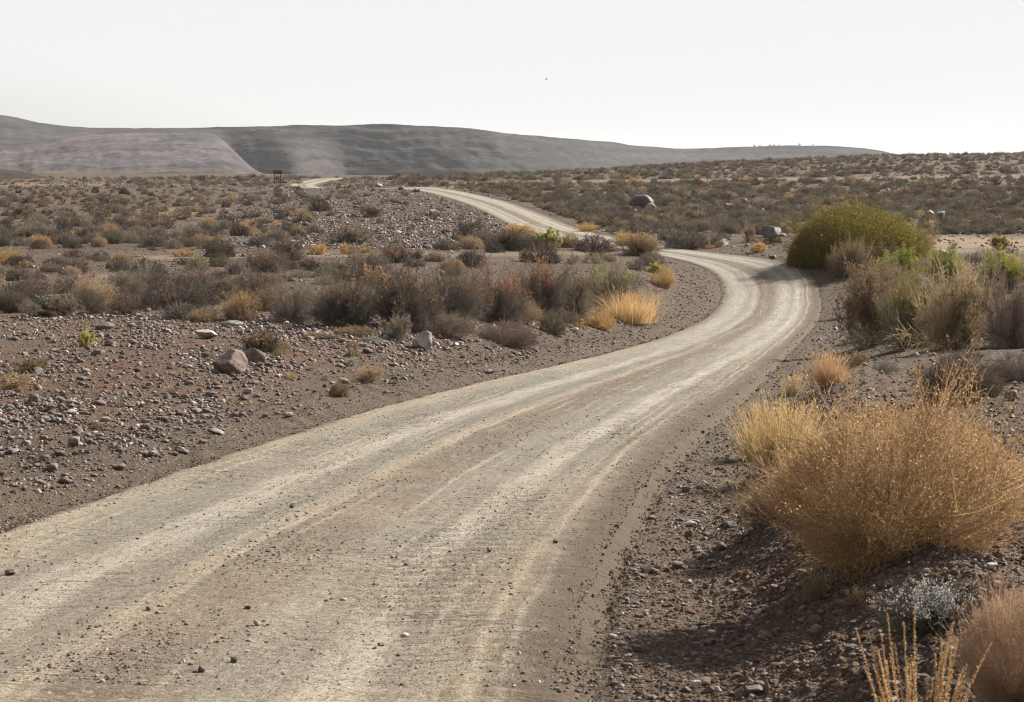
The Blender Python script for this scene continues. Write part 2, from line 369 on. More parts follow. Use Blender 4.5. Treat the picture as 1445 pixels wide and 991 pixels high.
    fleck = k.math('MULTIPLY', k.mapr(vc.outputs['Distance'], .32, .24), k.mapr(sepc.outputs[1], .45, .55))
    c = k.mix(k.math('MULTIPLY', fleck, .85), c, k.ramp(sepc.outputs[0], [(0, (.055, .043, .036)), (.5, (.13, .105, .085)), (1, (.38, .34, .29))]))
    # the running surface gives way to the same brown soil as the verge
    tj = k.math('ADD', t, k.math('MULTIPLY', k.math('SUBTRACT', k.noise(pos, 2.5, 4, .7), .5), .7))
    verge = k.math('MAXIMUM', k.mapr(tj, 2.45, 2.75), k.mapr(tj, -2.8, -3.05))
    c = k.mix(k.math('MULTIPLY', verge, .9), c, k.mix(fine, (.055, .040, .029), (.115, .087, .063)))
    bs = k.new('ShaderNodeBsdfPrincipled'); k.link(c, bs.inputs['Base Color']); bs.inputs['Roughness'].default_value = .9
    bs.inputs['Specular IOR Level'].default_value = .15
    h = k.math('ADD', k.math('ADD', k.math('SUBTRACT', k.math('MULTIPLY', st1, .5), k.math('MULTIPLY', trd, .35)), k.math('MULTIPLY', fine, .7)), k.math('ADD', k.math('MULTIPLY', fleck, .5), k.math('MULTIPLY', k.noise(pos, 60, 3, .7), .25)))
    b = k.new('ShaderNodeBump'); b.inputs['Strength'].default_value = 1.0; b.inputs['Distance'].default_value = .045; k.link(h, b.inputs['Height'])
    k.link(b.outputs[0], bs.inputs['Normal']); k.link(bs.outputs[0], out.inputs[0])
    return m
SOIL = soil_material(); ROADM = road_material()

gpx, gpy = proj(GX, GY, GZ)
def ell(cx, cy, rx, ry): return 1 - sst(np.hypot((gpx - cx) / rx, (gpy - cy) / ry), .55, 1.0)
jit = fbm(GX / 3, GY / 6, 61, 3) * 3
sand = np.zeros_like(GX)
def strip(x0, y0, x1, y1, w, amt, xa=None, xb=None):
    yy = y0 + (y1 - y0) * (gpx - x0) / (x1 - x0); v = 1 - sst(np.abs(gpy - yy + jit * w / 6), w * .35, w)
    return v * sst(gpx, x0 - 10, x0 + 20) * (1 - sst(gpx, x1 - 20, x1 + 10)) * amt
for a in ((200, 364, 470, 358, 4, .7), (440, 361, 900, 357, 4, .45), (130, 391, 260, 391, 4, .6), (1310, 343, 2200, 346, 16, .95), (600, 259, 2200, 240, 2.2, .6),
          (-900, 264, 170, 260, 4, .5), (180, 300, 330, 297, 7, .5), (1250, 250, 2200, 250, 6, .3), (590, 263, 700, 268, 4, .5)):
    sand = np.maximum(sand, strip(*a))
red = np.maximum.reduce([ell(300, 540, 480, 110) * .85, ell(120, 455, 200, 22), ell(560, 480, 120, 26), ell(720, 272, 110, 16) * .9, ell(1300, 700, 400, 200) * .6]) * sst(np.abs(gst[1]), 3.2, 5)
grey = (1 - sst(np.abs(gst[1]), 4.0, 8.0)) * (1 - sst(GY, 150, 220))
gm = mesh_np('ground', np.stack([GX, GY, GZ], -1).reshape(-1, 3), grid_faces(*GX.shape), (SOIL,), smooth=True,
             attrs={'sand': sand.ravel(), 'red': red.ravel(), 'grey': grey.ravel()})
link('ground', gm, kind='structure')

ss = [0.0]
while ss[-1] < SS[-1] - 1:
    y = np.interp(ss[-1], SS, CXY[:, 1]); ss.append(ss[-1] + max(.04, y * .0042 if y < 120 else y * .003))
ss = np.array(ss); tt = np.linspace(-3.55, 3.55, 100)
RS, RT = np.meshgrid(ss, tt, indexing='ij')
cx = np.interp(ss, SS, CXY[:, 0]); cy = np.interp(ss, SS, CXY[:, 1]); tx = np.interp(ss, SS, TAN[:, 0]); ty = np.interp(ss, SS, TAN[:, 1])
RX = cx[:, None] + RT * ty[:, None]; RY = cy[:, None] - RT * tx[:, None]
edge = sst(np.abs(RT) + .14 * fbm(RS / .7, RT * .8, 71, 3), 2.85, 3.3)
RZ = base_r(RX, RY, RS, RT) + prof(RS, RT, RY) + .02 - edge * .12 + sst(np.abs(RT), 2.6, 3.1) * np.abs(fbm(RX / .22, RY / .22, 25, 3, .65)) * .035 * (1 - sst(RY, 50, 100))
rm = mesh_np('gravel_road', np.stack([RX, RY, RZ], -1).reshape(-1, 3), grid_faces(*RX.shape)[:, ::-1], (ROADM,), smooth=True, attrs={'rs': RS.ravel(), 'rt': RT.ravel()})
link('road', rm, kind='structure')
print('road', RX.shape, round(time.time() - T0, 1))

# ------------------------------------------------------------------ far hills
def hill_material(name, cols, pink=0.0):
    m, k, out = new_mat(name)
    pos = k.new('ShaderNodeNewGeometry').outputs['Position']
    wp = k.new('ShaderNodeVectorMath', operation='ADD'); k.link(pos, wp.inputs[0])
    wv = k.new('ShaderNodeCombineXYZ'); k.link(k.math('MULTIPLY', k.math('SUBTRACT', k.noise(pos, .012, 4, .6), .5), 26), wv.inputs[2]); k.link(wv.outputs[0], wp.inputs[1])
    band = k.noise(k.scalevec(wp.outputs[0], (.004, .004, .20)), 1, 5, .72)
    sp = k.noise(pos, .06, 6, .75); fine = k.voro(pos, .15); big = k.noise(k.scalevec(pos, (1, .6, 3.0)), .008, 5, .65)
    c = k.ramp(sp, [(.35, cols[0]), (.52, cols[1]), (.66, cols[2])])
    c = k.mix(k.mapr(band, .54, .60, 0, .55), c, cols[2]); c = k.mix(k.mapr(band, .45, .40, 0, .6), c, tuple(x * .5 for x in cols[0]))
    if pink:
        c = k.mix(k.math('MULTIPLY', k.mapr(big, .48, .60, 0, pink), k.mapr(sp, .40, .58)), c, (.150, .115, .108))
        c = k.mix(k.math('MULTIPLY', k.mapr(big, .42, .30, 0, .5), k.mapr(sp, .40, .58)), c, (.075, .062, .072))
    c = k.mix(k.math('MULTIPLY', k.mapr(fine, .18, .30, .8, 0), k.mapr(sp, .62, .45)), c, (.028, .028, .025))
    bs = k.new('ShaderNodeBsdfPrincipled'); k.link(c, bs.inputs['Base Color']); bs.inputs['Roughness'].default_value = .95; bs.inputs['Specular IOR Level'].default_value = .05
    b = k.new('ShaderNodeBump'); b.inputs['Strength'].default_value = .7; b.inputs['Distance'].default_value = 3.0
    k.link(k.math('ADD', k.math('MULTIPLY', band, .5), sp), b.inputs['Height']); k.link(b.outputs[0], bs.inputs['Normal']); k.link(bs.outputs[0], out.inputs[0])
    return m
def hill(px, crest, Db, Dc, ybase, shape, mat, nz=1.0, nr=70, seed=0, terr=0.0):
    """px: array; crest row, base and crest distances as (px, value) lists"""
    I = lambda L: np.interp(px, [p[0] for p in L], [p[1] for p in L])
    ker = np.ones(7) / 7
    sm = lambda v: np.convolve(np.pad(v, 3, 'edge'), ker, 'valid')
    rim = (fbm(px / 14, px * 0, seed + 21, 4, .6) * .7)
    yc, db, dc = sm(I(crest)), sm(I(Db)), sm(I(Dc))
    r = np.linspace(0, 1.25, nr)[:, None]; rc = np.minimum(r, 1)
    ac, ec = a_of(px, yc + rim); ab, eb = a_of(px, np.full_like(px, ybase))
    zc = ec * dc / F; zb = eb * db / F - 6
    f = shape(rc)
    if terr: 
        hh = f * 6 + .3 * fbm(px / 60, px * 0, seed + 5, 2); f = f + terr * (.4 + 1.2 * vnoise(px / 45, r * 5, seed + 6)) * (np.sin(hh * 2 * math.pi)) / (6 * 2 * math.pi)
    z = zb + (zc - zb) * f
    z = z + (fbm(px[None] / 9, r * 7, seed, 4, .6) * 1.5 + fbm(px[None] / 26, r * 1.2, seed + 3, 3) * 1.8) * nz * np.sin(np.clip(rc, 0, .999) * math.pi)**.7
    z = z - np.maximum(r - 1, 0) * 14
    dbr = np.stack([np.interp(px - 30 * (1 - q), px, db) for q in rc[:, 0]]); D = dbr + (dc - dbr) * r + fbm((px[None] + 70 * r) / 34, r * 3.2, seed + 9, 4, .6) * 12 * nz * (rc < 1) * np.sin(np.clip(rc, 0, 1) * math.pi)**.5
    X = ab[None] * D / F
    me = mesh_np('hill', np.stack([X, D, z + CAMZ], -1).reshape(-1, 3), grid_faces(*X.shape), (mat,), smooth=True)
    return link('hill', me, kind='structure')
HB = hill_material('far_mesa_rock', ((.042, .037, .039), (.050, .046, .048), (.080, .073, .078)))
HA = hill_material('near_spur_rock', ((.050, .045, .047), (.068, .061, .065), (.108, .094, .102)), .9)
HC = hill_material('small_brown_hill_soil', ((.03, .024, .02), (.045, .035, .029), (.07, .055, .045)))
pxs = np.arange(-1300, 2600, 4.0)
hill(pxs, [(-1300, 150), (-200, 152), (-40, 161), (0, 163), (12, 163.5), (30, 168), (60, 174), (100, 178), (140, 180.5), (200, 181), (300, 179), (400, 177), (500, 175.5), (560, 176), (640, 178), (670, 181), (700, 185.5), (760, 192), (820, 197), (870, 201), (890, 205),
           (950, 209), (1000, 209.5), (1060, 207), (1130, 205.5), (1180, 206.5), (1230, 210), (1262, 217), (1300, 224), (1400, 236), (2600, 246)],
     [(-1300, 1980), (200, 1980), (270, 2050), (310, 2380), (345, 2330), (385, 2225), (398, 2215), (452, 2350), (462, 2362), (520, 2345), (640, 2290), (760, 2285), (900, 2400), (1100, 2600), (1300, 2700), (2600, 2800)],
     [(-1300, 2620), (200, 2560), (330, 2500), (420, 2490), (700, 2440), (800, 2520), (1000, 2800), (1300, 2900), (2600, 2950)], 256,
     lambda r: r**.92, HB, .7, 130, 101, .33)
pxa = np.arange(-1300, 452, 4.0)
hill(pxa, [(-1300, 206), (-100, 212), (0, 213), (50, 203), (100, 193), (165, 188.5), (250, 186.5), (300, 188), (315, 196), (330, 212), (345, 228), (360, 240), (380, 250), (450, 258)],
     [(-1300, 1500), (0, 1450), (250, 1450), (330, 1500), (380, 1640), (450, 1800)], [(-1300, 2100), (0, 2080), (250, 2060), (310, 2040), (330, 1900), (380, 1720), (450, 1850)], 256,
     lambda r: 1 - (1 - r)**1.35, HA, .8, 120, 131, .4)
pxc = np.arange(-700, 128, 3.0)
hill(pxc, [(-700, 215), (-200, 230), (0, 238.5), (25, 241), (50, 246), (80, 252), (100, 256), (128, 263)], [(-700, 505), (0, 505), (128, 520)], [(-700, 600), (0, 590), (100, 560), (128, 545)], 262,
     lambda r: 1 - (1 - r)**1.4, HC, .12, 40, 151)
print('hills', round(time.time() - T0, 1))

# ------------------------------------------------------------------ plants: ribbons and leaf flecks
def unit(v): return v / np.maximum(np.linalg.norm(v, axis=-1, keepdims=True), 1e-9)
def ribbons(rg, P, Dv, L, w0, w1, nseg=1, bend=None):
    n = len(P); u = np.linspace(0, 1, nseg + 1)[None, :, None]; L = np.broadcast_to(L, (n,))[:, None, None]
    B = 0 if bend is None else bend[:, None, :] * u**2 * L
    C = P[:, None, :] + Dv[:, None, :] * u * L + B
    side = unit(np.cross(Dv, rg.normal(size=(n, 3))))
    w = (w0 + (w1 - w0) * u) * .5
    V = np.stack([C - side[:, None] * w, C + side[:, None] * w], 2).reshape(-1, 3)
    b = (np.arange(n) * (nseg + 1) * 2)[:, None] + (np.arange(nseg) * 2)[None]
    Fq = np.stack([b, b + 1, b + 3, b + 2], -1).reshape(-1, 4)
    return V, Fq, C
def flecks(rg, P, size, el=1.6):
    n = len(P); a = unit(rg.normal(size=(n, 3))); b = unit(np.cross(a, rg.normal(size=(n, 3))))
    s = (size * rg.uniform(.6, 1.3, n))[:, None]
    V = np.stack([P - a * s * el, P - b * s * .5, P + a * s * el, P + b * s * .5], 1).reshape(-1, 3)
    return V, np.arange(n * 4).reshape(-1, 4)
def cat(parts):
    V = []; Fq = []; o = 0
    for v, f in parts: V.append(v); Fq.append(f + o); o += len(v)
    return np.concatenate(V), np.concatenate(Fq)
def along(rg, C, n, lo, hi, keep=None):
    """random points on the ribbons C (m, k, 3) and their directions"""
    i = rg.integers(0, len(C), n); u = rg.uniform(lo, hi, n) * (C.shape[1] - 1); j = np.minimum(u.astype(int), C.shape[1] - 2); f = (u - j)[:, None]
    return C[i, j] * (1 - f) + C[i, j + 1] * f, unit(C[i, j + 1] - C[i, j])
LODS = {'hero': (170, 4200, 34000, .0032), 'hi': (110, 1300, 8500, .0065), 'mid': (60, 500, 2400, .015), 'low': (26, 130, 480, .036), 'far': (0, 0, 110, .10)}
def plant(kind, lod, seed):
    """unit plant: radius 1, height 1; returns (twig verts, faces), (leaf verts, faces)"""
    rg = np.random.default_rng(seed); n1, n2, n3, w = LODS[lod]
    lump = rg.normal(size=(7, 3)); lump[:, 2] = np.abs(lump[:, 2]); lump = unit(lump); la = rg.uniform(-.3, .2, 7)
    def env(d):
        return 1 + (np.exp(-((1 - d @ lump.T) / .22)) * la).sum(-1)
    def hemi(n, up, flat=.02):
        d = rg.normal(size=(n, 3)); d[:, 2] = np.abs(d[:, 2]) * up + flat; return unit(d)
    leaves = None
    if lod == 'far':
        d = hemi(n3, .9); r = env(d) * rg.uniform(.35, .95, n3); P = d * r[:, None]; P[:, 2] *= .95
        dv = unit(d + rg.normal(size=(n3, 3)) * .6 + [0, 0, .3]); v, f, _ = ribbons(rg, P, dv, rg.uniform(.2, .42, n3), w * 1.5, w * .6)
        return (v, f), None
    vase = kind == 'vase'
    if vase: kind = 'fluff'
    if kind in ('dome', 'fluff'):
        d = hemi(n1, .75); e = env(d); P = np.c_[rg.normal(size=(n1, 2)) * .12, np.zeros(n1)]
        T = d * e[:, None] * rg.uniform(.75, 1, n1)[:, None]; D1 = T - P; L = np.linalg.norm(D1, axis=1)
        v1, f1, C1 = ribbons(rg, P, unit(D1), L, w * 3, w * 1.2, 3, rg.normal(size=(n1, 3)) * .12)
        p2, t2 = along(rg, C1, n2, .25, 1.0); d2 = unit(t2 + rg.normal(size=(n2, 3)) * .55 + unit(p2) * .3)
        v2, f2, C2 = ribbons(rg, p2, d2, rg.uniform(.15, .4, n2), w * 1.6, w * .8, 2, rg.normal(size=(n2, 3)) * .15 + [0, 0, .12])
        # fine shell
        m = int(n3 * .45); p3, t3 = along(rg, C2, m, .2, 1.0); d3 = unit(t3 + rg.normal(size=(m, 3)) * .7)
        dd = hemi(n3 - m, .8); r = env(dd) * (1 - np.abs(rg.normal(size=n3 - m)) * (.10 if kind == 'dome' else .14))
        p4 = dd * (r * .9)[:, None]; d4 = unit(dd * .8 + rg.normal(size=(n3 - m, 3)) * .55 + [0, 0, .25])
        P3 = np.concatenate([p3, p4]); D3 = np.concatenate([d3, d4]); L3 = rg.uniform(.025, .085, n3) if vase else rg.uniform(.05, .15, n3)
        if vase: D3 = unit(D3 + rg.normal(size=D3.shape) * .55)
        v3, f3, C3 = ribbons(rg, P3, D3, L3, w * 1.1, w * .5)
        tw = cat([(v1, f1), (v2, f2), (v3, f3)]); nl = int(n3 * 1.7) if vase else n3
        q, _ = along(rg, C3, nl, .3, 1.15); leaves = flecks(rg, q, w * (1.5 if kind == 'dome' else 1.6 if vase else 3.4 if lod == 'hero' else 2.3))
    elif kind == 'open':
        n1 = int(n1 * .8); n2 = int(n2 * 1.3); n3 = int(n3 * 1.25)
        d = hemi(n1, 1.15, .12); e = env(d); P = np.c_[rg.normal(size=(n1, 2)) * .22, np.zeros(n1)]
        T = d * e[:, None] * rg.uniform(.5, .92, n1)[:, None]; T[:, :2] = T[:, :2] * 1.05 + P[:, :2] * .8; D1 = T - P; L = np.linalg.norm(D1, axis=1)
        v1, f1, C1 = ribbons(rg, P, unit(D1), L, w * 3.2, w, 4, rg.normal(size=(n1, 3)) * .16)
        p2, t2 = along(rg, C1, n2, .2, 1.0); d2 = unit(t2 + rg.normal(size=(n2, 3)) * .4 + [0, 0, .15])
        v2, f2, C2 = ribbons(rg, p2, d2, rg.uniform(.15, .42, n2), w * 1.4, w * .7, 2, rg.normal(size=(n2, 3)) * .15)
        p3, t3 = along(rg, C2, n3, .15, 1.0); d3 = unit(t3 + rg.normal(size=(n3, 3)) * .6)
        v3, f3, C3 = ribbons(rg, p3, d3, rg.uniform(.05, .17, n3), w * .9, w * .5)
        tw = cat([(v1, f1), (v2, f2), (v3, f3)])
        C3t = C3[C3[:, 1, 2] > .45]; sel = C3t[rg.random(len(C3t)) < .8]
        cl = rg.random((9, 3)) * [2, 2, .7] + [-1, -1, .35]
        dist = np.min(np.linalg.norm(sel[:, 1, None] - cl[None], axis=2), 1); sel = sel[dist < .42]
        if len(sel) < 4: sel = C3
        q, _ = along(rg, sel, n3 // 3, .3, 1.2); leaves = flecks(rg, q, w * 2.8, 1.1)
    elif kind == 'leafy':
        d = hemi(n1, 1.0, .1); e = env(d); P = np.c_[rg.normal(size=(n1, 2)) * .18, np.zeros(n1)]
        T = d * e[:, None] * rg.uniform(.6, .98, n1)[:, None]; D1 = T - P; L = np.linalg.norm(D1, axis=1)
        v1, f1, C1 = ribbons(rg, P, unit(D1), L, w * 4, w, 4, rg.normal(size=(n1, 3)) * .14)
        p2, t2 = along(rg, C1, n2, .35, 1.0); d2 = unit(t2 + rg.normal(size=(n2, 3)) * .55 + [0, 0, .1])
        v2, f2, C2 = ribbons(rg, p2, d2, rg.uniform(.12, .32, n2), w * 1.4, w * .7, 2)
        p3, t3 = along(rg, C2, n3 // 2, .2, 1.0); d3 = unit(t3 + rg.normal(size=(n3 // 2, 3)) * .6)
        v3, f3, C3 = ribbons(rg, p3, d3, rg.uniform(.05, .14, n3 // 2), w * .9, w * .5)
        tw = cat([(v1, f1), (v2, f2), (v3, f3)])
        cc = C2[:, -1]; cc = cc[cc[:, 2] > .3]; cc = cc[rg.choice(len(cc), min(len(cc), max(30, n2 // 5)), replace=False)]
        q = cc[rg.integers(0, len(cc), int(n3 * 2.2))]; q = q + rg.normal(size=q.shape) * .05; leaves = flecks(rg, q, w * 3.0, 1.1)
    elif kind == 'vase':
        pass
    else:   # grass: arching blades and seed stalks
        nb = {'hero': 2600, 'hi': 1300, 'mid': 420, 'low': 150}[lod]
        P = np.c_[rg.normal(size=(nb, 2)) * .30, np.zeros(nb)]; d = unit(np.c_[P[:, :2] * .5 + rg.normal(size=(nb, 2)) * .27, np.ones(nb)])
        L = rg.uniform(.3, .78, nb) * (1 + (rg.random(nb) < .08) * .35)
        v1, f1, C1 = ribbons(rg, P, d, L, w * 1.8, w * .5, 4, np.c_[rg.normal(size=(nb, 2)) * .35 + P[:, :2] * .5, -np.abs(rg.normal(size=nb)) * .12])
        tw = (v1, f1); tall = C1[C1[:, -1, 2] > .62]
        if len(tall) < 3: tall = C1
        q, _ = along(rg, tall, nb, .72, 1.0); leaves = flecks(rg, q, w * 2.0, 1.6)
    if vase:        # narrow foot, widest at mid height
        def vz(m):
            v = m[0].copy(); f = .64 + .42 * sst(v[:, 2], 0, .5); v[:, :2] *= f[:, None]; return v, m[1]
        tw = vz(tw); leaves = vz(leaves)
    return tw, leaves
def plant_mat(name, c1, c2, trans=.3, var=.35):
    m, k, out = new_mat(name)
    oi = k.new('ShaderNodeObjectInfo'); geo = k.new('ShaderNodeNewGeometry')
    c = k.mix(geo.outputs['Random Per Island'], c1, c2)
    br = k.mapr(oi.outputs['Random'], 0, 1, 1 - var, 1 + var)
    hs = k.new('ShaderNodeHueSaturation'); k.link(c, hs.inputs['Color']); k.link(br, hs.inputs['Value'])
    k.link(k.mapr(k.math('FRACT', k.math('MULTIPLY', oi.outputs['Random'], 37.7)), 0, 1, .482, .512), hs.inputs['Hue'])
    df = k.new('ShaderNodeBsdfDiffuse'); tr = k.new('ShaderNodeBsdfTranslucent'); k.link(hs.outputs[0], df.inputs[0]); k.link(hs.outputs[0], tr.inputs[0])
    mx = k.new('ShaderNodeMixShader'); mx.inputs[0].default_value = trans; k.link(df.outputs[0], mx.inputs[1]); k.link(tr.outputs[0], mx.inputs[2]); k.link(mx.outputs[0], out.inputs[0])
    return m
PM = {
 'grey': plant_mat('grey_twigs', (.125, .108, .09), (.25, .22, .185), .15),
 'purple': plant_mat('purple_brown_twigs', (.115, .088, .073), (.24, .19, .16), .15),
 'dark': plant_mat('dark_twigs', (.075, .063, .052), (.165, .14, .115), .15),
 'tan': plant_mat('tan_twigs', (.20, .145, .092), (.37, .28, .18), .35),
 'olive': plant_mat('olive_grey_twigs', (.11, .097, .065), (.21, .185, .125), .25),
 'gold': plant_mat('golden_twigs', (.30, .19, .075), (.50, .34, .15), .4, .15),
 'straw': plant_mat('straw_blades', (.40, .27, .125), (.64, .47, .25), .4, .15),
 'heroleaf': plant_mat('golden_flecks', (.42, .27, .12), (.76, .54, .28), .5, .05),
 'herotwig': plant_mat('brown_gold_twigs', (.20, .135, .075), (.50, .35, .19), .3, .05),
 'yolive': plant_mat('yellow_olive_leaves', (.13, .105, .022), (.36, .275, .055), .42, .03),
 'green': plant_mat('bright_green_leaves', (.14, .165, .03), (.33, .33, .07), .45, .1),
 'dgreen': plant_mat('dark_green_leaves', (.07, .085, .045), (.14, .155, .085), .3, .2),
 'ygreen': plant_mat('yellow_green_leaves', (.26, .24, .07), (.42, .38, .13), .4, .1),
 'orange': plant_mat('orange_dry_leaves', (.32, .16, .085), (.52, .30, .175), .4, .1),
 'brown': plant_mat('brown_dry_leaves', (.16, .11, .07), (.30, .22, .135), .35, .15),
 'white': plant_mat('silver_white_leaves', (.6, .6, .6), (.85, .85, .83), .3, .05),
 'rust': plant_mat('rusty_brown_flecks', (.25, .17, .105), (.56, .41, .27), .4, .05),
 'olivetwig': plant_mat('yellowish_olive_twigs', (.08, .068, .025), (.19, .155, .05), .35, .03),
 'sage': plant_mat('pale_sage_leaves', (.20, .21, .15), (.33, .34, .25), .3, .1),
}
_geo = {}; _var = {}
def plant_meshes(kind, lod, seed, tm, lm):
    """(twig mesh, leaf mesh or None) sharing geometry between alike plants"""
    key = (kind, lod, seed)
    if key not in _geo: _geo[key] = plant(kind, lod, seed)
    vk = key + (tm, lm)
    if vk not in _var:
        tw, lv = _geo[key]
        if lm == 'one':     # a single mesh: twigs plus flecks of the same stuff
            if lv is not None and kind in ('fluff', 'vase'): tw = cat([tw, lv])
            _var[vk] = (mesh_np(kind + '_shrub', tw[0], tw[1], (PM[tm],)), None)
        else:
            _var[vk] = (mesh_np('twigs', tw[0], tw[1], (PM[tm],)), mesh_np('leaves', lv[0], lv[1], (PM[lm],)) if lv is not None else None)
    return _var[vk]
rnd = random.Random(5)
def lod_of(w): return 'hi' if w > 75 else 'mid' if w > 30 else 'low' if w > 13 else 'far'
NAMES = {'dome': 'dome_shrub', 'fluff': 'fluffy_shrub', 'vase': 'feathery_bush', 'open': 'twiggy_bush', 'leafy': 'leafy_bush', 'grass': 'grass_tuft'}
def put_plant(px, py, w, h, kind, tm, lm, label=None, cat_=None, group=None, lod=None, seed=None, name=None, at=None, rz=None):
    """plant whose foot shows at (px, py) and whose crown is w by h photograph pixels"""
    if at is None:
        X, D = hit([px], [py])
        if np.isnan(D[0]): return None
        r = w * .5 * D[0] / F; Dc = D[0] + r * .6
    else:
        D = [at]; r = w * .5 * at / F; Dc = at
    Xc = a_of(px, py)[0] * Dc / F; z = float(ground_z(Xc, Dc)[0])
    zt = world_at(px, py, Dc)[2]
    hh = h * Dc / F
    if at is None: hh = max(hh + (zt - z), hh * .6)
    lod = lod or lod_of(w); seed = rnd.randrange(3) if seed is None else seed
    m1, m2 = plant_meshes(kind, lod, seed, tm, lm)
    name = name or NAMES[kind]
    if m2 is None: o = link(name, m1)
    else:
        o = link(name, None); o.empty_display_size = .2
        link('branches' if kind != 'grass' else 'blades', m1, o); (link('leaves', m2, o) if kind != 'grass' else link('seed_heads', m2, o, kind='stuff'))
    o.location = (float(Xc), float(Dc), z - .02 * hh); o.rotation_euler = (0, 0, rnd.uniform(0, 6.28) if rz is None else rz); o.scale = (r, r, hh)
    o['label'] = label or ''; o['category'] = cat_ or ('grass' if kind == 'grass' else 'bush')
    if group: o['group'] = group
    return o
